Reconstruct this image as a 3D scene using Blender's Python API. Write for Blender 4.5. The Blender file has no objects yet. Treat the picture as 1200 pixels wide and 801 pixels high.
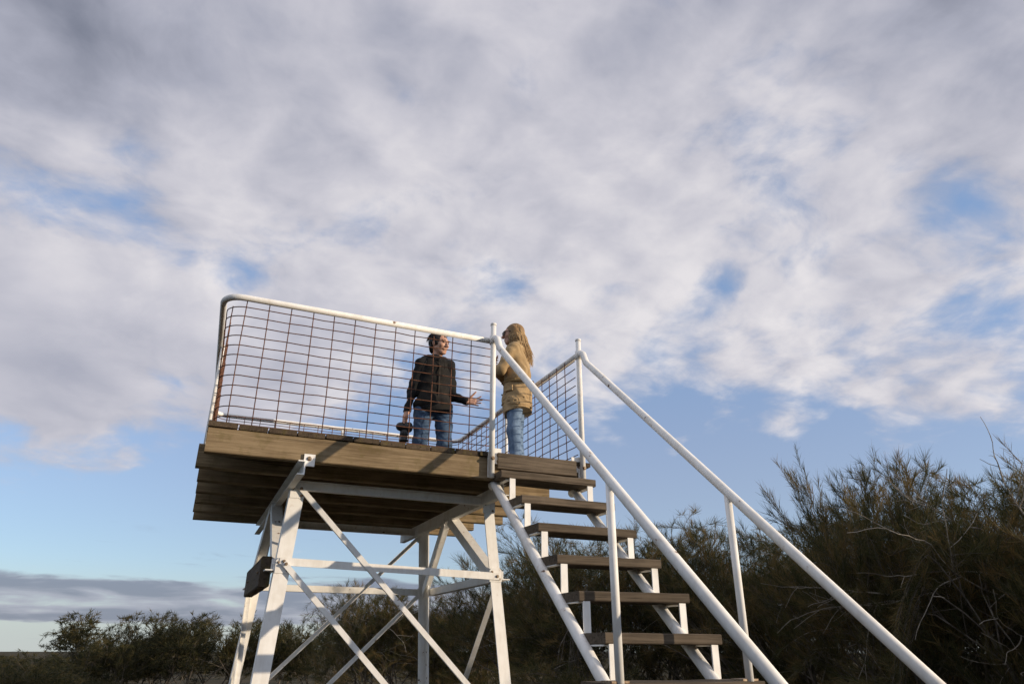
import bpy, math, random
import numpy as np
from mathutils import Vector, Matrix

scene = bpy.context.scene
COL = scene.collection
R = math.radians
H = 2.91                      # height of the deck above the ground (the deck's front left stair post is the origin)

# ------------------------------------------------------------------ camera
YAW, PITCH, ROLL = R(23.7066), R(23.5375), R(0.1329)
_F = Vector((math.sin(YAW) * math.cos(PITCH), math.cos(YAW) * math.cos(PITCH), math.sin(PITCH)))
_R = Vector((math.cos(YAW), -math.sin(YAW), 0))
_U = _R.cross(_F)
_R2 = _R * math.cos(ROLL) + _U * math.sin(ROLL)
_U2 = _U * math.cos(ROLL) - _R * math.sin(ROLL)
CAM = Vector((-2.0063, -4.9941, H - 1.362))
cd = bpy.data.cameras.new('camera')
cd.sensor_width = 36
cd.lens = 823.07 / 1200 * 36
cd.clip_end = 5000
cam = bpy.data.objects.new('camera', cd)
COL.objects.link(cam)
cam.matrix_world = Matrix(((_R2.x, _U2.x, -_F.x, CAM.x), (_R2.y, _U2.y, -_F.y, CAM.y), (_R2.z, _U2.z, -_F.z, CAM.z), (0, 0, 0, 1)))
scene.camera = cam
scene.render.resolution_x, scene.render.resolution_y = 1024, 683

# ------------------------------------------------------------------ light
SUN_EL, SUN_AZ = R(9.0), R(128.0)        # azimuth from +Y (away) towards +X (right)
sd = Vector((math.sin(SUN_AZ) * math.cos(SUN_EL), math.cos(SUN_AZ) * math.cos(SUN_EL), math.sin(SUN_EL)))
sl = bpy.data.lights.new('sun', 'SUN')
sl.energy = 4.3
sl.angle = R(0.5)
sl.color = (1.0, 0.82, 0.61)
sun = bpy.data.objects.new('sun', sl)
COL.objects.link(sun)
sun.rotation_euler = sd.to_track_quat('Z', 'Y').to_euler()
sun.location = (20, -20, 20)

scene.view_settings.view_transform = 'Standard'
scene.view_settings.look = 'None'
scene.view_settings.gamma = 1
scene.view_settings.exposure = 0.0

# ------------------------------------------------------------------ sky: clear air plus broken stratocumulus
world = bpy.data.worlds.new('World')
scene.world = world
world.use_nodes = True
nt = world.node_tree
nt.nodes.clear()


class G:
    """small helper to write node graphs as expressions"""
    def __init__(s, t): s.t = t; s.L = t.links
    def n(s, kind, **kw):
        o = s.t.nodes.new(kind)
        for k, v in kw.items(): setattr(o, k, v)
        return o
    def put(s, sock, v):
        if hasattr(v, 'is_output'): s.L.new(v, sock)
        elif v is not None: sock.default_value = v
    def m(s, op, a, b=None, c=None, clamp=False):
        o = s.n('ShaderNodeMath', operation=op, use_clamp=clamp)
        s.put(o.inputs[0], a); s.put(o.inputs[1], b); s.put(o.inputs[2], c)
        return o.outputs[0]
    def add(s, a, b): return s.m('ADD', a, b)
    def mul(s, a, b): return s.m('MULTIPLY', a, b)
    def v(s, op, a, b=None):
        o = s.n('ShaderNodeVectorMath', operation=op)
        s.put(o.inputs[0], a)
        if op == 'SCALE': s.put(o.inputs[3], b)
        else: s.put(o.inputs[1], b)
        return o.outputs['Value'] if op in ('DOT_PRODUCT', 'LENGTH', 'DISTANCE') else o.outputs['Vector']
    def xyz(s, x, y, z):
        o = s.n('ShaderNodeCombineXYZ'); s.put(o.inputs[0], x); s.put(o.inputs[1], y); s.put(o.inputs[2], z)
        return o.outputs[0]
    def sep(s, a):
        o = s.n('ShaderNodeSeparateXYZ'); s.put(o.inputs[0], a); return o.outputs
    def noise(s, vec, scale, detail=4, rough=.5, dist=0., col=False, lac=2.0):
        o = s.n('ShaderNodeTexNoise'); s.put(o.inputs['Vector'], vec)
        o.inputs['Scale'].default_value = scale; o.inputs['Detail'].default_value = detail
        o.inputs['Roughness'].default_value = rough; o.inputs['Distortion'].default_value = dist
        o.inputs['Lacunarity'].default_value = lac
        return o.outputs['Color'] if col else o.outputs[0]
    def step(s, x, lo, hi):
        o = s.n('ShaderNodeMapRange', interpolation_type='SMOOTHSTEP')
        s.put(o.inputs[0], x); s.put(o.inputs[1], lo); s.put(o.inputs[2], hi)
        o.inputs[3].default_value = 0; o.inputs[4].default_value = 1
        return o.outputs[0]
    def mix(s, f, a, b, blend='MIX'):
        o = s.n('ShaderNodeMix', data_type='RGBA', blend_type=blend)
        s.put(o.inputs[0], f)
        for i, q in ((6, a), (7, b)):
            if isinstance(q, tuple): q = tuple(q) + ((1,) if len(q) == 3 else ())
            s.put(o.inputs[i], q)
        return o.outputs[2]
    def mixf(s, f, a, b):
        o = s.n('ShaderNodeMix', data_type='FLOAT')
        s.put(o.inputs[0], f); s.put(o.inputs[2], a); s.put(o.inputs[3], b)
        return o.outputs[0]


def azel(a, e):
    a, e = R(a), R(e)
    return (math.sin(a) * math.cos(e), math.cos(a) * math.cos(e), math.sin(e))


g = G(nt)
sky = g.n('ShaderNodeTexSky', sky_type='NISHITA', sun_disc=False)
sky.sun_elevation = SUN_EL
sky.sun_rotation = SUN_AZ
sky.air_density = 1.0
sky.dust_density = 0.0
sky.ozone_density = 4.0
d = g.v('NORMALIZE', g.n('ShaderNodeTexCoord').outputs['Generated'])
dx, dy, dz = g.sep(d)
zz = g.m('MAXIMUM', dz, 0.0)
inv = g.m('DIVIDE', 1.0, g.add(zz, 0.26))
P = g.xyz(g.mul(dx, inv), g.mul(dy, inv), 0.0)          # point on the cloud sheet
elev = g.mul(g.m('ARCSINE', dz), 57.2958)


def bump(az, el, width, amp):
    """a cloud mass (amp > 0) or a gap (amp < 0) at a compass bearing and height"""
    dt = g.v('DOT_PRODUCT', d, azel(az, el))
    k = 1.0 / (1 - math.cos(R(width)))
    return g.mul(g.m('EXPONENT', g.mul(g.m('SUBTRACT', dt, 1.0), k)), amp)


def total(lst):
    r = None
    for b in lst:
        q = bump(*b)
        r = q if r is None else g.add(r, q)
    return r


warp = g.v('SCALE', g.v('SUBTRACT', g.noise(P, 2.4, 3, .5, col=True), (.5, .5, .5)), .20)
PW = g.v('ADD', P, warp)
big = g.noise(g.v('ADD', PW, (11.3, 4.1, 2.0)), 1.7, 2, .5)
DETO = (3.7, 9.2, 5.0)
det = g.noise(g.v('ADD', PW, DETO), 5.2, 9, .54)
fine = g.noise(g.v('ADD', PW, (1.3, 2.2, 8.0)), 15.0, 7, .58)
cov = g.add(g.mul(big, .42), g.add(g.mul(det, .52), g.mul(fine, .16)))
cov = g.m('SUBTRACT', cov, .035)
# coverage bias: closed overhead, opening towards the horizon
COVER = [(-9.5, 17.8, 6.5, .36), (-24, 17, 9, .34), (4, 19.5, 5, .30), (-15, 28.5, 4.5, -.15), (-8, 31, 4, -.12), (20.5, 30.5, 2.0, -.07), (23.5, 27.5, 1.6, -.10), (25.5, 44, 3.5, -.08), (47, 36.5, 3.5, -.08),
         (61.5, 29, 2.0, -.05), (60, 14.5, 5.0, .20), (46, 15.5, 1.6, .14), (53, 15.5, 3.0, .12), (44, 17, 3.0, .08), (31, 17.5, 2.5, .08), (37, 14.5, 1.2, .12), (41, 16.8, 1.4, .10), (-16, 38.5, 7, .03), (0, 38, 7, .10), (28, 23, 2.2, -.05), (42, 27, 1.6, -.08), (36, 22.5, 1.4, -.07), (25, 44, 2.5, -.06), (10, 33, 2.0, -.06),
         (12, 41, 3, -.08), (66, 38, 8, .10), (52, 24, 6, .07), (34, 29, 7, .07), (38, 19, 5, -.03), (45, 18.5, 3, -.04), (60, 22, 3.5, -.06), (33, 16.5, 3, .07)]
cov = g.add(cov, total(COVER))
base = g.step(elev, 11.5, 25.0)                 # cloud deck thins out low down
cov = g.add(cov, g.mul(g.m('SUBTRACT', base, 1.0), .34))
cov = g.add(cov, g.add(.124, g.mul(g.step(elev, 30.0, 44.0), .035)))
alpha = g.step(cov, .425, .62)
thick = g.step(cov, .56, .95)
# relief of the cloud bellies: difference between the density here and a little towards the sun
off = (math.sin(SUN_AZ) * .06, math.cos(SUN_AZ) * .06, 0)
det2 = g.noise(g.v('ADD', g.v('ADD', PW, off), DETO), 5.2, 6, .5)
relief = g.m('SUBTRACT', det, det2)
soft = g.m('SUBTRACT', 1.0, g.m('MULTIPLY', g.m('ADD', bump(-16, 17, 8, 1.0), bump(-2, 17, 6, .6)), .8, clamp=True))   # the rain-grey bank is smooth
lit = g.add(.79, g.mul(g.mul(relief, .95), soft))
lit = g.m('SUBTRACT', lit, g.mul(thick, .14))
lit = g.add(lit, g.mul(g.m('SUBTRACT', fine, .5), .12))
lit = g.add(lit, g.mul(g.m('SUBTRACT', g.noise(PW, 2.8, 4, .5), .5), .34))
DARK = [(-9.5, 15, 5.0, -.14), (-24, 17, 9, -.11), (0, 15.5, 4, -.10), (-18, 39, 8, -.34), (-3, 44, 6, -.08), (12, 48, 7, -.10), (70, 42, 12, -.24), (40, 48, 8, -.12),
        (20, 34, 7, .05), (38, 26, 9, .12), (52, 24, 6, .06), (-13, 23.5, 3, .12), (30, 19, 5, .14), (8, 24, 4, .08)]
lit = g.m('ADD', lit, total(DARK), clamp=True)
S = 10.0                                         # colours below are radiance, the Background works at strength 0.1
ramp = g.n('ShaderNodeValToRGB')
g.put(ramp.inputs[0], lit)
cr = ramp.color_ramp
stops = [(0.0, (.100, .120, .165)), (.28, (.235, .250, .315)), (.52, (.410, .420, .500)), (.76, (.600, .590, .650)), (1.0, (.80, .77, .79))]
cr.elements[0].position, cr.elements[0].color = stops[0][0], stops[0][1] + (1,)
cr.elements[1].position, cr.elements[1].color = stops[-1][0], stops[-1][1] + (1,)
for p_, c_ in stops[1:-1]:
    e_ = cr.elements.new(p_); e_.color = c_ + (1,)
cloud = g.v('SCALE', ramp.outputs[0], S)
clear = g.v('ADD', g.v('SCALE', sky.outputs[0], 1.25), g.mix(g.step(elev, 9.0, 26.0), (2.4, 2.2, 2.5), (1.8, 2.3, 3.3)))      # thin high haze over the clear air
clear = g.mix(g.mul(g.m('SUBTRACT', 1.0, g.step(elev, .0, 6.0)), .85), clear, (5.0, 5.6, 5.7))
col = g.mix(g.mul(alpha, .97), clear, cloud)
# low bank of stratus near the horizon
PH = g.xyz(g.mul(g.m('ARCTAN2', dx, dy), 5.5), g.mul(elev, .62), 0)
st = g.noise(g.v('ADD', PH, (4.0, 1.7, 3.0)), 1.6, 7, .52, .3)
band = g.mul(g.step(elev, .9, 2.0), g.m('SUBTRACT', 1.0, g.step(elev, 3.2, 5.6)))
sa = g.step(g.add(st, g.mul(band, .36)), .60, .80)
sa = g.mul(sa, g.m('SUBTRACT', 1.0, g.step(elev, 5.0, 9.0)))
stcol = g.mix(g.step(st, .38, .62), (.40 * S, .415 * S, .50 * S), (.22 * S, .245 * S, .33 * S))
col = g.mix(g.mul(sa, .85), col, stcol)
bg = g.n('ShaderNodeBackground')
g.put(bg.inputs[0], col)
bg.inputs[1].default_value = 0.1
wo = g.n('ShaderNodeOutputWorld')
g.L.new(bg.outputs[0], wo.inputs[0])

# ------------------------------------------------------------------ object helpers
def tag(o, label=None, cat=None, group=None, kind=None):
    if label: o['label'] = label
    if cat: o['category'] = cat
    if group: o['group'] = group
    if kind: o['kind'] = kind
    return o


def link(name, me, mat=None, parent=None, loc=None, rot=None):
    o = bpy.data.objects.new(name, me)
    COL.objects.link(o)
    if mat is not None and me is not None and not me.materials: me.materials.append(mat)
    if loc is not None: o.location = loc
    if rot is not None: o.rotation_euler = rot
    if parent is not None:
        o.parent = parent
        o.matrix_parent_inverse = parent.matrix_basis.inverted()
    return o


def empty(name, loc):
    o = link(name, None); o.location = loc; o.empty_display_size = .2
    return o


def mesh(name, v, f, smooth=False):
    me = bpy.data.meshes.new(name)
    me.from_pydata([tuple(map(float, q)) for q in v], [], f)
    me.update()
    if smooth: me.polygons.foreach_set('use_smooth', [True] * len(me.polygons))
    return me


def sweep(pts, sect, up=(0, 0, 1), smooth=False, caps=True, name='sweep', closed_path=False):
    """sweep a closed 2-D section (list of (u, v)) along a polyline; u is sideways, v is 'up'"""
    pts = [Vector(p) for p in pts]
    n, m = len(pts), len(sect)
    V, Fc = [], []
    for i, p in enumerate(pts):
        if closed_path: t = (pts[(i + 1) % n] - pts[i - 1]).normalized()
        elif i == 0: t = (pts[1] - p).normalized()
        elif i == n - 1: t = (p - pts[i - 1]).normalized()
        else: t = ((pts[i + 1] - p).normalized() + (p - pts[i - 1]).normalized()).normalized()
        u_ = Vector(up)
        if abs(t.dot(u_)) > .97: u_ = Vector((0, 1, 0)) if abs(t.y) < .9 else Vector((1, 0, 0))
        s = t.cross(u_).normalized(); w = s.cross(t).normalized()
        k = 1.0
        if 0 < i < n - 1 or closed_path:
            a, b = (p - pts[i - 1]).normalized(), (pts[(i + 1) % n] - p).normalized()
            k = 1.0 / max(.5, math.sqrt(max(0, (1 + a.dot(b)) / 2)))
        for (a_, b_) in sect: V.append(p + s * (a_ * (k if abs(a_) > 0 else 1)) + w * b_)
    rng = n if closed_path else n - 1
    for i in range(rng):
        j = (i + 1) % n
        for q in range(m):
            r_ = (q + 1) % m
            Fc.append((i * m + q, i * m + r_, j * m + r_, j * m + q))
    if caps and not closed_path:
        Fc.append(tuple(range(m - 1, -1, -1))); Fc.append(tuple(range((n - 1) * m, n * m)))
    me = mesh(name, V, Fc)
    if smooth:
        for pl in me.polygons:
            pl.use_smooth = len(pl.vertices) == 4
    return me


def circ(r, n=12): return [(r * math.cos(2 * math.pi * i / n), r * math.sin(2 * math.pi * i / n)) for i in range(n)]
def tube(pts, r, n=12): return sweep(pts, circ(r, n), smooth=True)


def box(sx, sy, sz, bev=0.0, wob=0.0, seed=0, name='box'):
    """box centred on the origin with chamfered long edges; wob = uneven sawn ends and slight bow along X"""
    rnd = random.Random(seed)
    b = bev
    sec = [(-sy / 2 + b, -sz / 2), (sy / 2 - b, -sz / 2), (sy / 2, -sz / 2 + b), (sy / 2, sz / 2 - b), (sy / 2 - b, sz / 2), (-sy / 2 + b, sz / 2), (-sy / 2, sz / 2 - b), (-sy / 2, -sz / 2 + b)] if b else \
          [(-sy / 2, -sz / 2), (sy / 2, -sz / 2), (sy / 2, sz / 2), (-sy / 2, sz / 2)]
    m = len(sec)
    xs = [-sx / 2 + sx * i / 6 for i in range(7)] if wob else [-sx / 2, sx / 2]
    bow = [(rnd.uniform(-1, 1) * wob, rnd.uniform(-1, 1) * wob) for _ in xs]
    V, Fc = [], []
    for i, x in enumerate(xs):
        for (y, z) in sec: V.append((x, y + bow[i][0], z + bow[i][1]))
    for i in range(len(xs) - 1):
        for q in range(m):
            r_ = (q + 1) % m
            Fc.append((i * m + q, (i + 1) * m + q, (i + 1) * m + r_, i * m + r_))
    Fc.append(tuple(range(m))); Fc.append(tuple(range(len(xs) * m - 1, (len(xs) - 1) * m - 1, -1)))
    me = mesh(name, V, [tuple(reversed(f)) for f in Fc])
    return me


def arc(c, a0, a1, r, n, ex, ey):
    c, ex, ey = Vector(c), Vector(ex), Vector(ey)
    return [c + ex * (r * math.cos(a0 + (a1 - a0) * i / n)) + ey * (r * math.sin(a0 + (a1 - a0) * i / n)) for i in range(n + 1)]


# ------------------------------------------------------------------ materials
def material(name, rough=.6, spec=.4):
    m = bpy.data.materials.new(name); m.use_nodes = True
    b = m.node_tree.nodes['Principled BSDF']
    b.inputs['Roughness'].default_value = rough
    b.inputs['Specular IOR Level'].default_value = spec
    return m, G(m.node_tree), b


def wood(name, dark, light, moss=0.0, scale=1.0):
    """weathered timber: grain along the piece's own X, checks, knots and grey patches"""
    m, g, b = material(name, .85, .2)
    tc = g.n('ShaderNodeTexCoord').outputs['Object']
    oi = g.n('ShaderNodeObjectInfo').outputs['Random']
    p = g.v('ADD', tc, g.xyz(g.mul(oi, 37.0), g.mul(oi, 11.0), g.mul(oi, 23.0)))
    pg = g.v('MULTIPLY', p, (1.4 * scale, 28 * scale, 28 * scale))
    grain = g.noise(pg, 1.6, 6, .62, .6)
    fib = g.noise(g.v('MULTIPLY', p, (4, 140, 140)), 1.0, 3, .6)
    patch = g.noise(p, 3.0, 5, .6, .4)
    f = g.add(g.mul(grain, .55), g.add(g.mul(fib, .25), g.mul(patch, .35)))
    f = g.step(f, .36, .78)
    c = g.mix(f, dark, light)
    c = g.mix(g.mul(g.step(oi, .1, .9), .42), c, tuple(q * .8 for q in dark))
    chk = g.step(g.noise(g.v('MULTIPLY', p, (.9, 46, 46)), 1.0, 3, .5), .63, .70)
    c = g.mix(g.mul(chk, .7), c, (.02, .016, .012))
    if moss:
        ms = g.step(g.noise(p, 9.0, 5, .6), .52, .66)
        c = g.mix(g.mul(ms, moss), c, (.11, .09, .025))
    g.put(b.inputs['Base Color'], c)
    bp = g.n('ShaderNodeBump'); bp.inputs['Strength'].default_value = .55; bp.inputs['Distance'].default_value = .006
    g.put(bp.inputs['Height'], g.m('SUBTRACT', g.add(grain, g.mul(fib, .5)), g.mul(chk, 1.2)))
    g.put(b.inputs['Normal'], bp.outputs[0])
    return m


def paint(name):
    """white painted steel: chalky, dirt runs, chips with rust"""
    m, g, b = material(name, .55, .35)
    geo = g.n('ShaderNodeNewGeometry').outputs['Position']
    n1 = g.noise(geo, 5.5, 6, .6)
    n2 = g.noise(g.v('MULTIPLY', geo, (30, 30, 5)), 1.0, 5, .6)
    dirt = g.step(g.add(g.mul(n1, .6), g.mul(n2, .4)), .40, .66)
    c = g.mix(g.mul(dirt, .38), (.87, .86, .83), (.55, .50, .42))
    n3 = g.noise(geo, 17.0, 3, .6)
    n4 = g.noise(geo, 1.7, 3, .5)
    chip = g.step(g.add(g.mul(n3, .72), g.mul(n4, .28)), .650, .670)
    rust = g.mix(g.noise(geo, 60, 3, .5), (.045, .022, .012), (.17, .075, .03))
    halo = g.step(g.add(g.mul(n3, .72), g.mul(n4, .28)), .585, .69)
    c = g.mix(g.mul(halo, .35), c, (.42, .25, .12))
    c = g.mix(g.mul(chip, .9), c, rust)
    g.put(b.inputs['Base Color'], c)
    g.put(b.inputs['Roughness'], g.add(.46, g.mul(n1, .25)))
    return m


def flat(name, c1, c2, scale, rough=.8, spec=.3, metal=0., bump=.0):
    m, g, b = material(name, rough, spec)
    p = g.n('ShaderNodeTexCoord').outputs['Object']
    n = g.noise(p, scale, 5, .6)
    g.put(b.inputs['Base Color'], g.mix(g.step(n, .32, .68), c1, c2))
    b.inputs['Metallic'].default_value = metal
    if bump:
        bp = g.n('ShaderNodeBump'); bp.inputs['Strength'].default_value = bump; bp.inputs['Distance'].default_value = .004
        g.put(bp.inputs['Height'], n); g.put(b.inputs['Normal'], bp.outputs[0])
    return m


M_WHITE = paint('white_paint')
M_BEAM = wood('timber_bearer', (.13, .088, .046), (.44, .335, .205), moss=.35)
M_PLANK = wood('timber_decking', (.042, .030, .020), (.125, .092, .06), moss=.6)
M_TREAD = wood('timber_tread', (.052, .040, .028), (.185, .145, .105))
M_DARKT = wood('timber_dark', (.06, .043, .028), (.16, .12, .085), moss=.6)
M_RUST = flat('rusty_wire', (.085, .038, .023), (.19, .088, .052), 40, .8, .3, .1)
M_BOLT = flat('bolt_steel', (.16, .085, .04), (.36, .30, .22), 60, .6, .4, .5)

# ------------------------------------------------------------------ lookout tower
T = empty('lookout_tower', (0, 0, 0))
tag(T, 'white steel lookout tower with timber deck, wire mesh railing and open stairs', 'lookout tower')
rnd = random.Random(5)


def part(name, me, mat, parent=None, loc=None, rot=None): return link(name, me, mat, T if parent is None else parent, loc, rot)
def D(x, y, z): return Vector((x, y, H + z))


XL, XR, YB = -2.05, .845, 3.06
# bearers: thick timbers laid across, the first is the fascia
NB = 7
for i in range(NB):
    y = .0375 + i * .487
    x0 = -2.04 + (0 if i == 0 else rnd.uniform(-.055, -.01)); x1 = [.80, .76, .90, .865, .94, .80, .88][i]
    if i == 1: x0 = -2.085
    o = part('bearer', box(x1 - x0, .075, .17, .006, .002, i), M_BEAM, loc=D((x0 + x1) / 2, y, -.085))
    if i == 0: fascia = o
# decking runs away from the stairs
x = -2.045
k = 0
while x < .80:
    w = .188
    o = part('deck_plank', box(3.06 + .03, w, .036, .005, .0012, 30 + k), M_PLANK, loc=D(x + w / 2, 1.535 + rnd.uniform(-.010, .010), .0195 + rnd.uniform(-.001, .002)), rot=(0, rnd.uniform(-.0006, .0006), math.pi / 2))
    x += w + .008; k += 1
DZ = .0385                                           # walking surface


def bolt(p, axis, parent=None, r=.008, l=.011):
    """hexagon head with a washer"""
    p, axis = Vector(p), Vector(axis).normalized()
    a = sweep([p - axis * .002, p + axis * .003], circ(r * 1.45, 12), caps=True)
    o = link('bolt', a, M_BOLT, parent if parent is not None else T)
    b_ = sweep([p + axis * .003, p + axis * l], circ(r, 6), caps=True)
    import bmesh
    bm = bmesh.new(); bm.from_mesh(a); bm.from_mesh(b_); bm.to_mesh(a); bm.free()
    bpy.data.meshes.remove(b_)
    return o


def Lsec(a, t): return [(0, 0), (a, 0), (a, t), (t, t), (t, a), (0, a)]
def Csec(h, w, t): return [(0, -h / 2), (w, -h / 2), (w, -h / 2 + t), (t, -h / 2 + t), (t, h / 2 - t), (w, h / 2 - t), (w, h / 2), (0, h / 2)]


# channels carrying the deck
ZC = -.172
def channel_y(x, y0, y1, flip):
    s = Csec(.10, .05, .008)
    s = [(-u, v) for u, v in reversed(s)] if flip else s
    return part('channel', sweep([D(x, y0, ZC - .051), D(x, y1, ZC - .051)], s), M_WHITE)


ch_l = channel_y(-1.385, -.035, 3.02, True)
ch_r = channel_y(.135, .05, 3.02, False)
for y in (.50, 2.40):
    part('crossbeam', sweep([D(-1.38, y, -.245), D(.125, y, -.245)], Csec(.07, .04, .007)), M_WHITE)

# legs, splayed outwards
SPX, SPY = .08, .10
LEGT = {'FL': (-1.35, .49), 'FR': (.185, .49), 'BR': (.215, 2.42), 'BL': (-1.345, 2.42)}


def legp(k, z):
    x, y = LEGT[k]
    t = -.225 - z
    return D(x + (-1 if k[1] == 'L' else 1) * SPX * t, y + (-1 if k[0] == 'F' else 1) * SPY * t, z)


def oriented(p0, p1, sect, u, name, mat=None, parent=None):
    """sweep with the section's sideways axis close to u"""
    t = (Vector(p1) - Vector(p0)).normalized()
    s = (Vector(u) - t * t.dot(Vector(u))).normalized()
    w = s.cross(t)
    V, Fc = [], []
    m = len(sect)
    for p in (Vector(p0), Vector(p1)):
        for a, b in sect: V.append(p + s * a + w * b)
    for q in range(m): Fc.append((q, (q + 1) % m, m + (q + 1) % m, m + q))
    Fc.append(tuple(range(m - 1, -1, -1))); Fc.append(tuple(range(m, 2 * m)))
    return part(name, mesh(name, V, Fc), mat or M_WHITE, parent)


ZB = -.83
LEG = {}
for k in LEGT:
    sx = 1 if k[1] == 'L' else -1
    a, t = (.106 if k == 'FL' else .088), .011
    # angle section: one flange faces the front or back, the other the side
    sec = [(0, 0), (a, 0), (a, t), (t, t), (t, a), (0, a)]
    sec = [(u - a / 2, v) for u, v in sec]
    sy = 1 if k[0] == 'F' else -1
    sec = [(u * sx, v * sy) for u, v in sec]
    if sx * sy < 0: sec = sec[::-1]
    top, bot = legp(k, -.215), legp(k, -H - .05)
    LEG[k] = oriented(top, bot, sec, (1, 0, 0), 'leg')
    ft = part('footing', sweep([legp(k, -H - .05) + Vector((0, .03 * sy, 0)), legp(k, -H - .05) + Vector((0, .03 * sy, .12))], [(u, v) for u, v in [(-.16, -.16), (.16, -.16), (.16, .16), (-.16, .16)]], up=(0, 1, 0)),
              flat('concrete', (.25, .24, .22), (.4, .38, .35), 20, .9, .2, 0, .4))
bar = .075
def flatbar(p0, p1, u, name, w=bar, th=.011, n=None):
    return oriented(p0, p1, [(-w / 2, -th / 2), (w / 2, -th / 2), (w / 2, th / 2), (-w / 2, th / 2)], u, name)


def angle(p0, p1, u, name, a=.045, t=.007, flip=1):
    return oriented(p0, p1, [(q[0] - a / 2, q[1] * flip) for q in ([(0, 0), (a, 0), (a, t), (t, t), (t, a), (0, a)])][::(-1 if flip > 0 else 1)], u, name)


FO, BO = Vector((0, -.008, 0)), Vector((0, .008, 0))
Z3 = Vector((0, 0, 1))
o = flatbar(legp('FL', ZB + .03) + Vector((-.03, -.016, 0)), legp('FR', ZB - .01) + Vector((.03, -.016, 0)), Z3, 'girt', .054); bolt(legp('FR', ZB - .01) + Vector((.01, -.024, 0)), (0, -1, 0), o); bolt(legp('FL', ZB + .03) + Vector((.0, -.024, 0)), (0, -1, 0), o)
angle(legp('BL', ZB) + BO, legp('BR', ZB) + BO, Z3, 'girt', .06, .007)
for s in 'LR':
    e = Vector((-.052 if s == 'L' else .062, 0, 0))
    o = angle(legp('F' + s, ZB) + e, legp('B' + s, ZB) + e, Z3, 'girt', .065, .008, 1 if s == 'L' else -1)
# diagonals on the front and back faces (each a rolled angle)
def diag(k0, z0, k1, z1, yo, flip):
    a = legp(k0, z0); b_ = legp(k1, z1)
    u = Vector((0, 0, 1))
    return angle(a + yo, b_ + yo, u, 'diagonal', .038, .007, flip)


o = diag('FL', -.25, 'FR', -1.95, Vector((0, -.034, 0)), 1); bolt(legp('FL', -.26) + Vector((.02, -.045, -.012)), (0, -1, 0), o)
o = diag('FL', ZB + .02, 'FR', -2.62, Vector((0, -.034, 0)), 1); bolt(legp('FL', ZB + .01) + Vector((.015, -.046, 0)), (0, -1, 0), o)
diag('BR', -.25, 'BL', -1.95, Vector((0, .03, 0)), 1)
diag('BR', ZB, 'BL', -2.62, Vector((0, .03, 0)), 1)
angle(legp('FR', ZB) + Vector((.08, .06, 0)), legp('BR', -2.62) + Vector((.08, 0, 0)), Z3, 'diagonal', .045, .007)
angle(legp('BL', ZB) + Vector((-.08, 0, 0)), legp('FL', -2.62) + Vector((-.08, .06, 0)), Z3, 'diagonal', .045, .007)
# knee braces below the two channels
for s, x in (('L', -1.40), ('R', .15)):
    mid = D(x + (.02 if s == 'R' else -.01), 1.40, -.235)
    e = Vector((.03 if s == 'R' else -.03, 0, 0))
    angle(mid + Vector((0, -.08, 0)), legp('F' + s, ZB + .02) + e + Vector((0, .06, 0)), (1, 0, 0), 'knee_brace', .085, .009)
    angle(mid + Vector((0, .08, 0)), legp('B' + s, ZB + .02) + e, (1, 0, 0), 'knee_brace', .085, .009, -1)
# gusset plates where the bracing meets the legs
for k, z in (('FL', ZB), ('FR', ZB), ('BR', ZB), ('FL', -.29), ('FR', -.29), ('BR', -.29)):
    yo = Vector((0, -.0085 if k[0] == 'F' else .0125, 0))
    gp = part('gusset', sweep([legp(k, z) + yo + Vector((0, -.003, 0)), legp(k, z) + yo + Vector((0, .003, 0))], [(-.052, -.05), (.052, -.05), (.052, .035), (.035, .052), (-.035, .052), (-.052, .035)]), M_WHITE)
    for ax, az_ in ((-.032, .022), (.032, -.03)): bolt(legp(k, z) + yo + Vector((ax, -.004 if k[0] == 'F' else .004, az_)), (0, -1 if k[0] == 'F' else 1, 0), gp, .007, .010)
# end plate of the left channel in front of the fascia
cl = part('cleat', box(.075, .012, .085, .002), M_WHITE, loc=D(-1.36, -.012, -.165))
bolt(D(-1.362, -.019, -.155), (0, -1, 0), cl, .011)
# dark timber bolted outside the left girt
tb = part('timber_block', box(1.30, .075, .21, .008, .003, 77), M_DARKT, loc=(legp('FL', ZB) + legp('BL', ZB)) / 2 + Vector((-.104, -.26, -.03)), rot=(0, 0, math.pi / 2))
for yy in (-.5, .35): bolt((legp('FL', ZB) + legp('BL', ZB)) / 2 + Vector((-.143, -.26 + yy, -.03)), (-1, 0, 0), tb)

# ---- railing
HR = .987
RX0, RX1, RY1 = -2.025, .804, 3.09


def loop(off, z, r, x_end_front, n=7):
    """plan path: front left end at the stair post, round three corners, back to the right stair post"""
    x0, x1, y0, y1 = -2.035 - .055 * z / HR + off, RX1 - off, 0 + off, RY1 - off
    xf = RX0 + off
    p = [D(x_end_front, y0, z)]
    p += arc(D(x0 + r, y0 + r, z), -math.pi / 2, -math.pi, r, n, (1, 0, 0), (0, 1, 0))
    p += arc(D(xf + r, y1 - r, z), math.pi, math.pi / 2, r, n, (1, 0, 0), (0, 1, 0))
    p += arc(D(x1 - r, y1 - r, z), math.pi / 2, 0, r, n, (1, 0, 0), (0, 1, 0))
    p += [D(x1, y0 + .0, z)]
    return p


guard = part('guard_rail', tube(loop(0, HR, .14, -.0), .0235, 14), M_WHITE)
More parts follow.
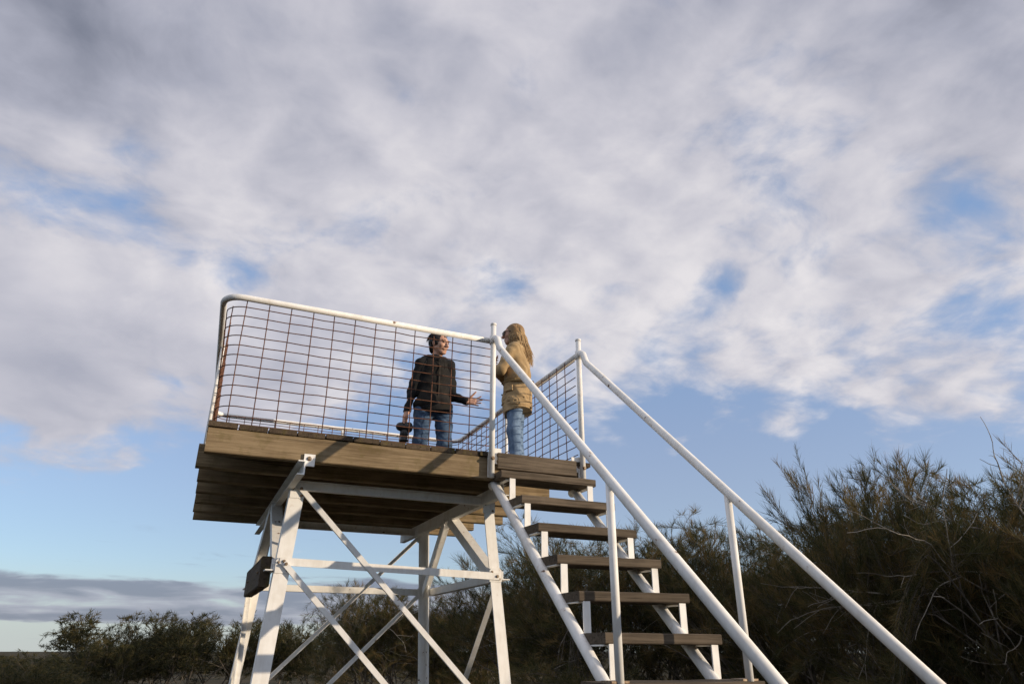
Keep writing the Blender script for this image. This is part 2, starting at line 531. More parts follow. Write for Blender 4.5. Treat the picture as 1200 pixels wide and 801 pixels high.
# mesh, a wire each
panel = part('mesh_panel', sweep(loop(.028, .046, .135, -.02), circ(.0042, 6)), M_RUST)
for i in range(12):
    z = HR - .058 - .0755 * i + rnd.uniform(-.003, .003)
    pts = loop(.028 + rnd.uniform(-.001, .001), z, .135, .012)
    pts[-1].y -= .045
    pts = [q for a_, b_ in zip(pts, pts[1:]) for q in ([a_] if (b_ - a_).length < .3 else [a_.lerp(b_, t_ / 14) + Vector((0, 0, rnd.uniform(-.0035, .0035) if t_ else 0)) for t_ in range(14)])] + [pts[-1]]
    link('wire', sweep(pts, circ(.0040, 5), smooth=True), M_RUST, panel)


def vwire(x, y):
    j = lambda s: rnd.uniform(-s, s)
    pts = [D(x + j(.003), y + j(.002), HR - .01), D(x + j(.004), y + j(.003), HR * .66), D(x + j(.004), y + j(.003), HR * .33), D(x + j(.003), y + j(.002), .03)]
    link('wire', sweep(pts, circ(.0040, 5), up=(0, 1, 0), smooth=True), M_RUST, panel)


for i in range(12): vwire(-.168 - .1605 * i, .0345)
for i in range(19):
    y = .16 + .155 * i
    vwire(-2.06 + .035 * y / RY1 + .0345, y); vwire(RX1 - .0345, y)
for i in range(17): vwire(RX0 + .16 + .16 * i, RY1 - .0345)
for (x, y) in ((RX0 - .02, 1.0), (RX0, 2.5), (-.62, RY1), (RX1, 1.55)):
    po = part('rail_post', tube([D(x, y, -.10 if y < 3 else -.0), D(x, y, HR - .004)], .017, 12), M_WHITE)

# stair-head posts with their fixing plates
for s, x in ((-1, 0.0), (1, .804)):
    po = part('stair_head_post', tube([D(x, -.040, -.165), D(x, -.040, 1.118)], .0225, 14), M_WHITE)
    cap = link('post_cap', tube([D(x, -.040, 1.112), D(x, -.040, 1.124), D(x, -.040, 1.130)], .0255, 14), M_WHITE, po)
    pl = link('fixing_plate', box(.052, .010, .20, .002), M_WHITE, po, D(x - .004 * s, -.0125, -.06 if s < 0 else -.02))
    p2 = link('fixing_plate', box(.056, .010, .125, .002), M_WHITE, po, D(x - .062 * s, -.0125, .012))
    for q in ((x - .062 * s, -.018, .02), (x - .062 * s, -.018, -.03)): bolt(D(*q), (0, -1, 0), po, .009, .012)
    bolt(D(x, -.0635, -.02), (0, -1, 0), po, .011, .014)
    cl = link('clamp', tube([D(x, -.040, HR - .045), D(x, -.040, HR + .028)], .031, 14), M_WHITE, po)

part('threshold_board', box(.69, .03, .125, .004, .001, 91), M_TREAD, loc=D(.402, -.0215, -.024))

# ---- stairs
RISE, RUN, SL = .2311, .2652, .871
NT = 12
sy0, sz0 = -.167, -.130
TH = .055
for i in range(NT):
    y, z = sy0 - RUN * i, sz0 - RISE * i
    x0, x1 = .077, .844
    if i == 6: x0, x1 = -.085, .88
    if i == 0: x0 = .03
    o = part('tread', box(x1 - x0, .255, TH, .005, .0015, 50 + i), M_TREAD, loc=D((x0 + x1) / 2, y + .1275, z - TH / 2), rot=(rnd.uniform(-.012, .012), rnd.uniform(-.006, .006), rnd.uniform(-.006, .006)))
    if i < NT - 1:
        for x in (.125, .795):
            q = part('tread_upright', box(.046, .009, RISE - .012, .001), M_WHITE, loc=D(x, y + .012, z - TH - (RISE - .012) / 2 + .002), rot=(0, 0, rnd.uniform(-.03, .03)))
        for x in (.10, .82):
            part('tread_bracket', box(.035, .20, .008, .001), M_WHITE, loc=D(x, y + .135, z - TH - .006))
for x in (.058, .762):
    p0 = D(x, .03, -.20); p1 = D(x, -3.19, -.20 - 3.22 * SL)
    part('stringer', tube([p0 + Vector((0, .06, -.0)), p0, p0 + (p1 - p0) * .5, p1], .0335, 16), M_WHITE)
for x in (0.0, .804):
    xx = x + (.002 if x == 0 else -.004)
    a0 = D(x, -.065, HR - .008)
    b0 = D(xx, -.115, HR - .03)
    end = D(xx, -3.12, HR + .03 - 3.12 * .887)
    bend = [D(x, -.045, HR - .004), D(xx * 1.0, -.085, HR - .006), D(xx, -.125, HR - .032), D(xx, -.17, HR + .026 - .17 * .887)]
    part('handrail', tube(bend + [D(xx, -1.5, HR + .03 - 1.5 * .887), end], .0275, 18), M_WHITE)
    zt = HR + .03 - 1.742 * .887
    hp = part('handrail_post', tube([D(xx - .004, -1.742, sz0 - RISE * 6 - .002), D(xx, -1.735 - .0, zt - .01)], .0215, 14), M_WHITE)
    link('base_flange', sweep([D(xx - .004, -1.70, sz0 - RISE * 6 + .0), D(xx - .004, -1.70, sz0 - RISE * 6 + .010)], [(-.05, -.05), (.05, -.05), (.05, .05), (-.05, .05)], up=(0, 1, 0)), M_BOLT, hp)
    part('handrail_post', tube([D(xx, -3.12, -H - .03), D(xx, -3.12, HR + .03 - 3.12 * .887)], .0215, 14), M_WHITE)

# ------------------------------------------------------------------ ground
def ground_z(x, y):
    return .10 * math.sin(x * .11 + 1.3) * math.cos(y * .09) + .05 * math.sin(x * .31 + y * .23)


gm, gg, gb = material('heath_ground', .95, .1)
_p = gg.n('ShaderNodeNewGeometry').outputs['Position']
_n = gg.noise(_p, .35, 7, .62)
_n2 = gg.noise(_p, 3.0, 6, .65)
_c = gg.mix(gg.step(_n, .38, .62), (.035, .030, .017), (.085, .065, .038))
_c = gg.mix(gg.mul(gg.step(_n2, .45, .65), .6), _c, (.045, .048, .022))
gg.put(gb.inputs['Base Color'], _c)
_bp = gg.n('ShaderNodeBump'); _bp.inputs['Strength'].default_value = .8; _bp.inputs['Distance'].default_value = .08
gg.put(_bp.inputs['Height'], _n2); gg.put(gb.inputs['Normal'], _bp.outputs[0])
rings = [0] + [1.5 * 1.155 ** i for i in range(54)]
V, Fc = [(0, 0, ground_z(0, 0))], []
NS = 72
for r_ in rings[1:]:
    for j in range(NS):
        a_ = 2 * math.pi * j / NS
        px_, py_ = r_ * math.sin(a_), r_ * math.cos(a_)
        fade = max(0, 1 - r_ / 400)
        V.append((px_, py_, ground_z(px_, py_) * fade - (0 if r_ < 60 else (r_ - 60) * .004)))
for j in range(NS): Fc.append((0, 1 + (j + 1) % NS, 1 + j))
for i in range(len(rings) - 2):
    for j in range(NS):
        a_, b_ = 1 + i * NS + j, 1 + i * NS + (j + 1) % NS
        Fc.append((a_, b_, b_ + NS, a_ + NS))
gro = link('ground', mesh('ground', V, Fc, True), gm)
tag(gro, kind='structure')


# ------------------------------------------------------------------ shrubs
def foliage_mat(name, c1, c2, c3):
    """thin branchlets: colour differs from spray to spray, a little light comes through"""
    m, g, b = material(name, .65, .25)
    at = g.n('ShaderNodeAttribute'); at.attribute_name = 'tint'
    f = at.outputs['Fac']
    c = g.mix(g.step(f, .0, .55), c1, c2)
    c = g.mix(g.step(f, .5, .95), c, c3)
    oi = g.n('ShaderNodeObjectInfo').outputs['Random']
    c = g.mix(g.mul(oi, .3), c, tuple(q * .7 for q in c1))
    g.put(b.inputs['Base Color'], c)
    tr = g.n('ShaderNodeBsdfTranslucent'); g.put(tr.inputs[0], c)
    mx = g.n('ShaderNodeMixShader'); mx.inputs[0].default_value = .42
    out = m.node_tree.nodes['Material Output']
    g.L.new(b.outputs[0], mx.inputs[1]); g.L.new(tr.outputs[0], mx.inputs[2]); g.L.new(mx.outputs[0], out.inputs[0])
    return m


M_BROOM = foliage_mat('broom_foliage', (.042, .047, .018), (.105, .100, .036), (.23, .155, .06))
M_LEAF = foliage_mat('acacia_foliage', (.030, .034, .014), (.070, .070, .027), (.14, .11, .042))
M_BARK = flat('grey_bark', (.085, .070, .055), (.19, .165, .135), 14, .9, .2, 0, .6)
M_DEAD = flat('bleached_wood', (.22, .19, .155), (.40, .36, .30), 20, .9, .2, 0, .4)


def unit(a): return a / np.maximum(np.linalg.norm(a, axis=-1, keepdims=True), 1e-9)


def skeleton(rs, height, spread, stems, levels, kids, up, bend=.25):
    """branch polylines: list of (points (n,3), r0, r1, level)"""
    out = []
    todo = []
    for i in range(stems):
        a = 2 * math.pi * (i + rs.uniform(-.3, .3)) / stems
        tilt = rs.uniform(.15, .75) * spread if stems > 1 else rs.uniform(0, .12)
        d = np.array([math.sin(a) * tilt, math.cos(a) * tilt, 1.0]); d /= np.linalg.norm(d)
        todo.append((np.array([math.sin(a), math.cos(a), 0]) * rs.uniform(.02, .14), d, height * rs.uniform(.42, .62), .035 * height / 3.6 * rs.uniform(.7, 1.2), 0))
    while todo:
        p, d, L, r, lv = todo.pop()
        n = 6 if lv < 2 else 4
        pts = [p]
        dd = d.copy()
        for k in range(n):
            dd = dd + rs.normal(0, bend * .42, 3) + np.array([0, 0, up * .10])
            dd /= np.linalg.norm(dd)
            pts.append(pts[-1] + dd * L / n)
        pts = np.array(pts)
        r1 = r * .45
        out.append((pts, r, r1, lv))
        if lv < levels:
            kk = kids[lv]
            for j in range(kk):
                t = rs.uniform(.30, 1.0) if j < kk - 1 else 1.0
                f = t * n; i0 = min(int(f), n - 1); q = pts[i0] + (pts[i0 + 1] - pts[i0]) * (f - i0)
                base = unit(pts[i0 + 1] - pts[i0])
                side = rs.normal(0, 1, 3); side -= base * side.dot(base); side /= np.linalg.norm(side)
                ang = rs.uniform(.35, .95) if t < 1 else rs.uniform(0, .3)
                nd = base * math.cos(ang) + side * math.sin(ang); nd[2] += up * .28; nd /= np.linalg.norm(nd)
                todo.append((q, nd, L * rs.uniform(.48, .72), max(.0028, (r + (r1 - r) * t) * .62), lv + 1))
    return out


def tubes(bs, sides=5, minlv=0, maxlv=9):
    V, Fc = [], []
    for pts, r0, r1, lv in bs:
        if lv < minlv or lv > maxlv: continue
        n = len(pts); s = sides if lv < 2 else 3
        b0 = len(V)
        t = unit(np.gradient(pts, axis=0))
        ref = np.array([.3, .9, .2]); u = unit(np.cross(t, ref)); w = np.cross(t, u)
        for i in range(n):
            r = r0 + (r1 - r0) * i / (n - 1)
            for j in range(s):
                a = 2 * math.pi * j / s
                V.append(pts[i] + (u[i] * math.cos(a) + w[i] * math.sin(a)) * r)
        for i in range(n - 1):
            for j in range(s):
                Fc.append((b0 + i * s + j, b0 + i * s + (j + 1) % s, b0 + (i + 1) * s + (j + 1) % s, b0 + (i + 1) * s + j))
    return V, Fc


def blades(o, d, L, w, rs, curve=.35, up=.2):
    """ribbons of two joints (3 faces) starting at o (n,3) along d, length L, width w"""
    n = len(o)
    side = unit(np.cross(d, rs.normal(0, 1, (n, 3))))
    cv = rs.normal(0, 1, (n, 3)) * curve + np.array([0, 0, up])
    p1 = o + d * (L * .5)[:, None] + cv * (L * .08)[:, None]
    d2 = unit(d + cv * .55)
    p2 = p1 + d2 * (L * .5)[:, None]
    hw = (w * .5)[:, None] * side
    V = np.stack([o - hw * .8, o + hw * .8, p1 + hw, p1 - hw, p2], 1).reshape(-1, 3)
    i = np.arange(n)[:, None] * 5
    quad = i + np.array([[0, 1, 2, 3]]); tri = i + np.array([[3, 2, 4]])
    return V, quad, tri


def fast_mesh(name, V, quads, tris, tint):
    me = bpy.data.meshes.new(name)
    nv, nq, nt_ = len(V), len(quads), len(tris)
    me.vertices.add(nv); me.vertices.foreach_set('co', V.astype(np.float32).ravel())
    me.loops.add(nq * 4 + nt_ * 3)
    me.loops.foreach_set('vertex_index', np.concatenate([quads.ravel(), tris.ravel()]).astype(np.int32))
    me.polygons.add(nq + nt_)
    st = np.concatenate([np.arange(nq) * 4, nq * 4 + np.arange(nt_) * 3]).astype(np.int32)
    me.polygons.foreach_set('loop_start', st)
    at = me.attributes.new('tint', 'FLOAT', 'POINT'); at.data.foreach_set('value', tint.astype(np.float32))
    me.update(calc_edges=True)
    return me


def crown(rs, bs, lv_min, per, length, width, fan, up, zmin=0.0, name='crown'):
    O, Dd, Ls, Ti = [], [], [], []
    for pts, r0, r1, lv in bs:
        if lv < lv_min: continue
        n = per if lv > lv_min else per // 2
        t = rs.uniform(.1, 1, n) ** .7 * (len(pts) - 1)
        i = np.minimum(t.astype(int), len(pts) - 2)
        o = pts[i] + (pts[i + 1] - pts[i]) * (t - i)[:, None]
        base = unit(pts[i + 1] - pts[i])
        d = unit(base * .9 + rs.normal(0, fan, (n, 3)) + np.array([0, 0, up]))
        keep = o[:, 2] > zmin
        O.append(o[keep]); Dd.append(d[keep]); Ls.append(np.full(keep.sum(), rs.uniform(.8, 1.2)))
        Ti.append(np.clip(np.full(keep.sum(), rs.uniform(0, 1)) + rs.normal(0, .15, keep.sum()), 0, 1))
    O, Dd, Ls, Ti = np.concatenate(O), np.concatenate(Dd), np.concatenate(Ls), np.concatenate(Ti)
    n = len(O)
    L = length * Ls * rs.uniform(.55, 1.25, n)
    V, q, t = blades(O, Dd, L, width * rs.uniform(.7, 1.3, n), rs)
    return fast_mesh(name, V, q, t, np.repeat(Ti, 5))


def make_shrub(seed, height, spread, stems, kids, per, length, width, fan, up, kind='broom', dead=0, zmin=0.0):
    rs = np.random.RandomState(seed)
    bs = skeleton(rs, height, spread, stems, len(kids), kids, up)
    zs = max(p[:, 2].max() for p, *_ in bs)
    k = (height - length * .75) / zs
    bs = [(p * np.array([k, k, k]), r0, r1, lv) for p, r0, r1, lv in bs]
    # pull the outermost shoots into an uneven dome of several lobes
    lobes = [(rs.uniform(-.75, .75), rs.uniform(-.75, .75), rs.uniform(.72, 1.0)) for _ in range(5)]
    def dome(p):
        x, y, z = p[:, 0], p[:, 1], p[:, 2]
        cap = np.zeros(len(p))
        for lx, ly, lh in lobes:
            r2 = ((x - lx * height * .42) ** 2 + (y - ly * height * .42) ** 2) / (height * .46) ** 2
            cap = np.maximum(cap, height * lh * np.sqrt(np.clip(1 - r2, .04, 1)))
        over = np.maximum(z - cap * .9, 0)
        return np.c_[x, y, z - over * .75]
    bs = [(dome(p), r0, r1, lv) for p, r0, r1, lv in bs]
    zs = np.percentile(np.concatenate([p[:, 2] for p, *_ in bs]), 99.7)
    k = (height - length * .7) / zs
    bs = [(p * k, r0, r1, lv) for p, r0, r1, lv in bs]
    V, Fc = tubes(bs)
    wood_ = mesh('trunk', V, Fc, True)
    wood_.materials.append(M_BARK)
    cr = crown(rs, bs, len(kids) - 1, per, length, width, fan, up, zmin)
    cr.materials.append(M_BROOM if kind == 'broom' else M_LEAF)
    dm = None
    if dead:
        db = []
        for i in range(dead):
            b = bs[rs.randint(len(bs))]
            a = rs.uniform(0, 6.28); p0 = np.array([math.sin(a) * .5, math.cos(a) * .5, height * rs.uniform(.30, .62)])
            sk = skeleton(rs, rs.uniform(1.6, 3.0), 1.0, 1, 2, (3, 2), .0, .32)
            Rm = np.array(Matrix.Rotation(rs.uniform(.75, 1.4), 3, 'X')); Rz = np.array(Matrix.Rotation(a + math.pi, 3, 'Z'))
            db += [((q @ Rm.T) @ Rz.T + p0, .013 * (.6 ** lv), .004, lv) for q, r0, r1, lv in sk]
        V, Fc = tubes(db); dm = mesh('dead_branch', V, Fc, True); dm.materials.append(M_DEAD)
    return wood_, cr, dm


BROOM = [make_shrub(s, 3.7, 1.0, 5, (6, 6, 6), 38, .17, .0044, .40, .21, dead=(3 if s in (2, 5) else 1)) for s in (2, 5, 9, 14, 18)]
FARB = [make_shrub(s, 3.3, 1.05, 4, (5, 6, 5), 16, .20, .014, .5, .22, kind='leaf') for s in (21, 27, 33)]
SMALLT = make_shrub(41, 3.4, .7, 2, (5, 6, 5), 24, .20, .018, .6, .12, kind='leaf', zmin=1.75)


def plant(name, src, az, dist, height, rot, label, cat, group=None, base_h=3.7, wide=1.0, sink=.05):
    a = R(az)
    x, y = CAM.x + math.sin(a) * dist, CAM.y + math.cos(a) * dist
    s = height / base_h
    o = empty(name, (x, y, ground_z(x, y) - sink))
    o.rotation_euler = (0, 0, rot); o.scale = (s * wide, s * wide, s)
    tag(o, label, cat, group)
    for nm, me in zip(('trunk', 'crown', 'dead_branch'), src):
        if me is None: continue
        c = bpy.data.objects.new(nm, me); COL.objects.link(c); c.parent = o
    return o


rs = random.Random(3)
# dark broom thicket to the right of and behind the stairs
NEAR = [(68, 8.6, 2.75, 1), (60.5, 8.3, 3.14, 0), (57.2, 8.9, 3.36, 1), (53.6, 9.8, 3.1, 2), (50.6, 9.3, 3.55, 0), (47.2, 10.8, 3.2, 1), (43.8, 11.6, 3.26, 3),
        (40.6, 12.6, 3.46, 2), (37.0, 13.2, 3.46, 0), (33.4, 13.0, 3.65, 1), (29.4, 14.0, 3.70, 3), (25.4, 15.2, 3.5, 0), (62, 11.0, 3.3, 2), (54.5, 12.6, 3.5, 4), (45.5, 14.8, 3.6, 4)]
NEARLAB = {50.6: 'broom shrub with a tall feathery peak above its neighbours right of the handrails', 40.6: 'broom shrub behind the post that carries the far handrail', 37.0: 'broom shrub showing between the two stair handrails',
           33.4: 'broom shrub behind the right ends of the stair treads', 29.4: 'broom shrub behind the left ends of the middle stair treads', 25.4: 'broom shrub between the left stair stringer and the nearest tower leg',
           43.8: 'broom shrub just right of the post that carries the far handrail'}
for az, dist, h, v in NEAR:
    lab = 'dark olive broom shrub with bare grey branches in the thicket beside the stair handrails' if az > 42 else 'dark olive broom shrub in the thicket seen behind the stair treads'
    lab = NEARLAB.get(az, lab)
    plant('broom_shrub', BROOM[v], az, dist, h * rs.uniform(.97, 1.03), rs.uniform(0, 6.28), lab, 'shrub', 'broom shrubs right of the stairs' if az > 42 else 'broom shrubs behind the stairs', wide=rs.uniform(.95, 1.15) * (.72 if az == 50.6 else 1))
MIDB = [(22.0, 19, 3.0, 0), (19.3, 20, 2.95, 1), (16.6, 20, 3.05, 2), (14.4, 19.5, 3.15, 0), (12.2, 23, 2.95, 1), (24, 22, 3.2, 2), (17.5, 25, 2.8, 3)]
MIDLAB = {22.0: 'dark green shrub behind the front leg next to the stairs', 19.3: 'dark green shrub between the rear leg and the leg next to the stairs', 16.6: 'dark green shrub behind the rear leg with the knee braces', 14.4: 'dark green shrub below the crossing diagonal braces of the tower'}
for az, dist, h, v in MIDB:
    plant('broom_shrub', BROOM[v], az, dist, h, rs.uniform(0, 6.28), MIDLAB.get(az, 'dark green shrub further back between the white legs of the tower'), 'shrub', 'shrubs seen between the tower legs', wide=rs.uniform(1.0, 1.2))
FAR = [(9.6, 29, 2.6, 0), (7.0, 31, 2.5, 1), (4.6, 29, 2.75, 2), (2.9, 31, 2.8, 0), (1.2, 29, 2.9, 1), (-.6, 30, 2.85, 2), (-1.9, 31, 2.95, 0), (-3.4, 34, 2.5, 1), (-4.4, 34, 1.95, 2), (-3.9, 29, 1.9, 0), (-2.6, 30, 2.2, 1), (11.0, 33, 2.6, 2), (5.8, 36, 2.6, 0), (-.2, 38, 2.7, 1),
       (-6.6, 25, .8, 1), (-7.4, 23, 1.15, 2), (-8.6, 25, 1.42, 0), (-9.8, 22, 1.3, 1), (-11.0, 24, 1.5, 2), (-12.2, 22, 1.4, 0), (-4.9, 26, .85, 2), (-7.6, 38, 1.2, 1), (-9.0, 40, 1.25, 2), (-10.6, 38, 1.45, 0), (-12.0, 36, 1.5, 1), (-5.8, 37, .9, 0)]
for az, dist, h, v in FAR:
    low = h < 1.6
    plant('leafy_shrub', FARB[v], az, dist, h, rs.uniform(0, 6.28), 'low distant shrub at the foot of the lone flat-topped tree' if low else 'olive green leafy shrub in the far row left of the tower legs', 'shrub',
          'low shrubs round the lone tree' if low else 'far row of leafy shrubs', base_h=3.3, wide=rs.uniform(1.1, 1.35) * (1.6 if low else 1))
plant('small_tree', SMALLT, -5.2, 36, 3.05, 1.0, 'lone small tree with bare forked trunk and flat rounded crown', 'tree', base_h=3.4, wide=1.3)
# unseen thicket at right, and shrubs added behind the camera to block low light
for x, y, h in [(9.2, -3.8, 2.5), (11.2, -6.6, 2.9), (12.5, -4.2, 3.0), (10.6, -9.0, 2.8), (12.5, -11.0, 3.2), (10.0, -1.4, 2.9), (14.5, -7.8, 3.3), (8.6, -11.2, 2.5), (10.5, -13.5, 3.0), (13.8, -1.5, 3.2), (16.0, -4.8, 3.4), (4.5, -15.0, 3.0), (1.5, -14.0, 3.2), (-1.6, -14.8, 3.3), (-4.8, -13.6, 3.1), (-8.0, -12.4, 3.2), (-10.4, -9.8, 3.3), (-11.8, -6.6, 3.0), (-12.6, -3.0, 3.2)]:
    az = math.degrees(math.atan2(x - CAM.x, y - CAM.y)); ds = math.hypot(x - CAM.x, y - CAM.y)
    plant('broom_shrub', BROOM[rs.randrange(5)], az, ds, h, rs.uniform(0, 6.28), 'unseen broom shrub round the clearing, keeping low light off the tower', 'shrub', 'thicket round the clearing', wide=1.1)

# bleached dead limbs that lean out of three of the shrubs towards the stairs
def dead_limb(shrub, start, dirv, length, seed):
    rs_ = np.random.RandomState(seed)
    sk = skeleton(rs_, length * 1.9, 1.0, 1, 2, (4, 3), .0, .30)
    z_ = Vector((0, 0, 1)); q = z_.rotation_difference(Vector(dirv).normalized()).to_matrix()
    Q = np.array(q)
    bs = [(p @ Q.T + np.array(start), .011 * (.6 ** lv), .0035 * (.8 ** lv), lv) for p, r0, r1, lv in sk]
    V_, F_ = tubes(bs)
    shrub_inv = (Matrix.Translation(shrub.location) @ Matrix.Rotation(shrub.rotation_euler.z, 4, 'Z') @ Matrix.Diagonal((*shrub.scale, 1))).inverted()
    me = mesh('dead_branch', V_, F_, True); me.materials.append(M_DEAD)
    o = bpy.data.objects.new('dead_branch', me); COL.objects.link(o); o.parent = shrub; o.matrix_parent_inverse = shrub_inv
    return o


def nearest(az):
    return min((o for o in COL.objects if o.name.startswith('broom_shrub')), key=lambda o: (o.location.x - (CAM.x + math.sin(R(az[0])) * az[1])) ** 2 + (o.location.y - (CAM.y + math.cos(R(az[0])) * az[1])) ** 2)


for az, d_, z, dr, L, sd_ in [((57.2, 8.9), 8.3, 2.2, (-.80, .25, .20), .75, 3), ((57.2, 8.9), 8.2, 2.45, (-.75, .2, .45), .6, 8), ((53.6, 9.8), 8.6, 2.15, (-.72, .4, -.12), .75, 11), ((60.5, 8.3), 7.5, 2.35, (-.3, .2, .8), .65, 15), ((50.6, 9.3), 8.5, 2.1, (-.75, .35, .12), .7, 19)]:
    a_ = R(az[0])
    dead_limb(nearest(az), (CAM.x + math.sin(a_) * d_, CAM.y + math.cos(a_) * d_, z), dr, L, sd_)

# ------------------------------------------------------------------ people: bodies and clothes grown as smooth implicit surfaces
class Field:
    def __init__(s, lo, hi, h):
        s.lo, s.h = np.array(lo, float), h
        s.n = np.ceil((np.array(hi) - s.lo) / h).astype(int) + 1
        s.f = np.full(s.n, 1.0, np.float32)

    def region(s, lo, hi, pad):
        a = np.clip(((np.array(lo) - pad - s.lo) / s.h).astype(int), 0, s.n)
        b = np.clip(((np.array(hi) + pad - s.lo) / s.h).astype(int) + 2, 0, s.n)
        ax = [s.lo[i] + s.h * np.arange(a[i], b[i]) for i in range(3)]
        return tuple(slice(a[i], b[i]) for i in range(3)), np.meshgrid(*ax, indexing='ij')

    def blend(s, sl, d, k, sub):
        c = s.f[sl]
        if sub:
            hh = np.clip(.5 - .5 * (c + d) / k, 0, 1)
            s.f[sl] = c + (-d - c) * hh + k * hh * (1 - hh)
        else:
            hh = np.clip(.5 + .5 * (c - d) / k, 0, 1)
            s.f[sl] = c + (d - c) * hh - k * hh * (1 - hh)

    def cone(s, a, b, ra, rb, k=.02, sub=False, flatten=None):
        """tapered capsule; flatten = (axis, factor) squeezes it along an axis"""
        a, b = np.array(a, float), np.array(b, float)
        m = max(ra, rb)
        sl, (X, Y, Z) = s.region(np.minimum(a, b) - m, np.maximum(a, b) + m, k + 2 * s.h)
        if 0 in X.shape: return
        P = np.stack([X, Y, Z], -1) - a
        ba = b - a
        t = np.clip((P @ ba) / max(ba @ ba, 1e-9), 0, 1)
        q = P - t[..., None] * ba
        d = np.sqrt((q * q).sum(-1)) - (ra + (rb - ra) * t)
        s.blend(sl, d, k, sub)

    def ell(s, c, r, k=.02, rot=None, sub=False):
        c, r = np.array(c, float), np.array(r, float)
        m = r.max()
        sl, (X, Y, Z) = s.region(c - m, c + m, k + 2 * s.h)
        if 0 in X.shape: return
        P = np.stack([X, Y, Z], -1) - c
        if rot is not None: P = P @ rot
        k0 = np.sqrt(((P / r) ** 2).sum(-1)); k1 = np.sqrt(((P / (r * r)) ** 2).sum(-1))
        d = k0 * (k0 - 1) / np.maximum(k1, 1e-6)
        s.blend(sl, d, k, sub)

    def cut(s, c, n, k=.006):
        """remove everything on the side n points to"""
        ax = [s.lo[i] + s.h * np.arange(s.n[i]) for i in range(3)]
        X, Y, Z = np.meshgrid(*ax, indexing='ij')
        n = np.array(n, float); n /= np.linalg.norm(n)
        d = (X - c[0]) * n[0] + (Y - c[1]) * n[1] + (Z - c[2]) * n[2]
        s.f = np.maximum(s.f, d.astype(np.float32))

    def wrinkle(s, amp, seed, fx=30, fz=40, zones=None):
        ax = [s.lo[i] + s.h * np.arange(s.n[i]) for i in range(3)]
        X, Y, Z = np.meshgrid(*ax, indexing='ij')
        r = np.random.RandomState(seed)
        w = np.zeros_like(s.f)
        for q in range(6):
            k = r.normal(0, 1, 3) * np.array([fx, fx, fz]) * r.uniform(.5, 1.4); ph = r.uniform(0, 6.28)
            w += np.sin(X * k[0] + Y * k[1] + Z * k[2] + ph + 1.5 * np.sin(X * k[2] * .4 + Z * k[0] * .5)).astype(np.float32)
        s.f += w * (amp / 3)

    def mesh(s, name):
        f = s.f
        inside = f < 0
        c = sum(inside[i:f.shape[0] - 1 + i, j:f.shape[1] - 1 + j, k:f.shape[2] - 1 + k].astype(np.int8) for i in (0, 1) for j in (0, 1) for k in (0, 1))
        act = (c > 0) & (c < 8)
        ii = np.argwhere(act)
        idx = np.full(act.shape, -1, np.int64); idx[act] = np.arange(len(ii))
        acc = np.zeros((len(ii), 3)); cnt = np.zeros(len(ii))
        cor = [(0, 0, 0), (1, 0, 0), (0, 1, 0), (1, 1, 0), (0, 0, 1), (1, 0, 1), (0, 1, 1), (1, 1, 1)]
        val = [f[ii[:, 0] + a, ii[:, 1] + b, ii[:, 2] + g_] for a, b, g_ in cor]
        for p in range(8):
            for q in range(p + 1, 8):
                df = [cor[q][m] - cor[p][m] for m in range(3)]
                if sum(map(abs, df)) != 1: continue
                a, b = val[p], val[q]
                cr = (a < 0) != (b < 0)
                t = np.where(cr, a / np.where(cr, a - b, 1), 0)
                pt = np.array(cor[p])[None] + t[:, None] * np.array(df)[None]
                acc += pt * cr[:, None]; cnt += cr
        V = s.lo + s.h * (ii + acc / cnt[:, None])
        Q = []
        for ax in range(3):
            o1, o2 = (ax + 1) % 3, (ax + 2) % 3
            A = np.moveaxis(inside, ax, 0)
            ch = A[:-1] != A[1:]
            loc = np.argwhere(np.moveaxis(ch, 0, ax))
            ok = (loc[:, o1] > 0) & (loc[:, o2] > 0) & (loc[:, o1] < f.shape[o1] - 1) & (loc[:, o2] < f.shape[o2] - 1)
            loc = loc[ok]
            def at(d1, d2):
                l = loc.copy(); l[:, o1] -= d1; l[:, o2] -= d2
                return idx[l[:, 0], l[:, 1], l[:, 2]]
            q = np.stack([at(0, 0), at(1, 0), at(1, 1), at(0, 1)], 1)
            st = inside[loc[:, 0], loc[:, 1], loc[:, 2]]
            q[~st] = q[~st][:, ::-1]
            Q.append(q)
        Q = np.concatenate(Q)
        me = fast_mesh(name, V, Q, np.zeros((0, 3), np.int64), np.zeros(len(V)))
        me.polygons.foreach_set('use_smooth', np.ones(len(me.polygons), bool))
        return me


def rotz(a): return np.array([[math.cos(a), -math.sin(a), 0], [math.sin(a), math.cos(a), 0], [0, 0, 1.]])
def rotx(a): return np.array([[1, 0, 0], [0, math.cos(a), -math.sin(a)], [0, math.sin(a), math.cos(a)]])
def roty(a): return np.array([[math.cos(a), 0, math.sin(a)], [0, 1, 0], [-math.sin(a), 0, math.cos(a)]])


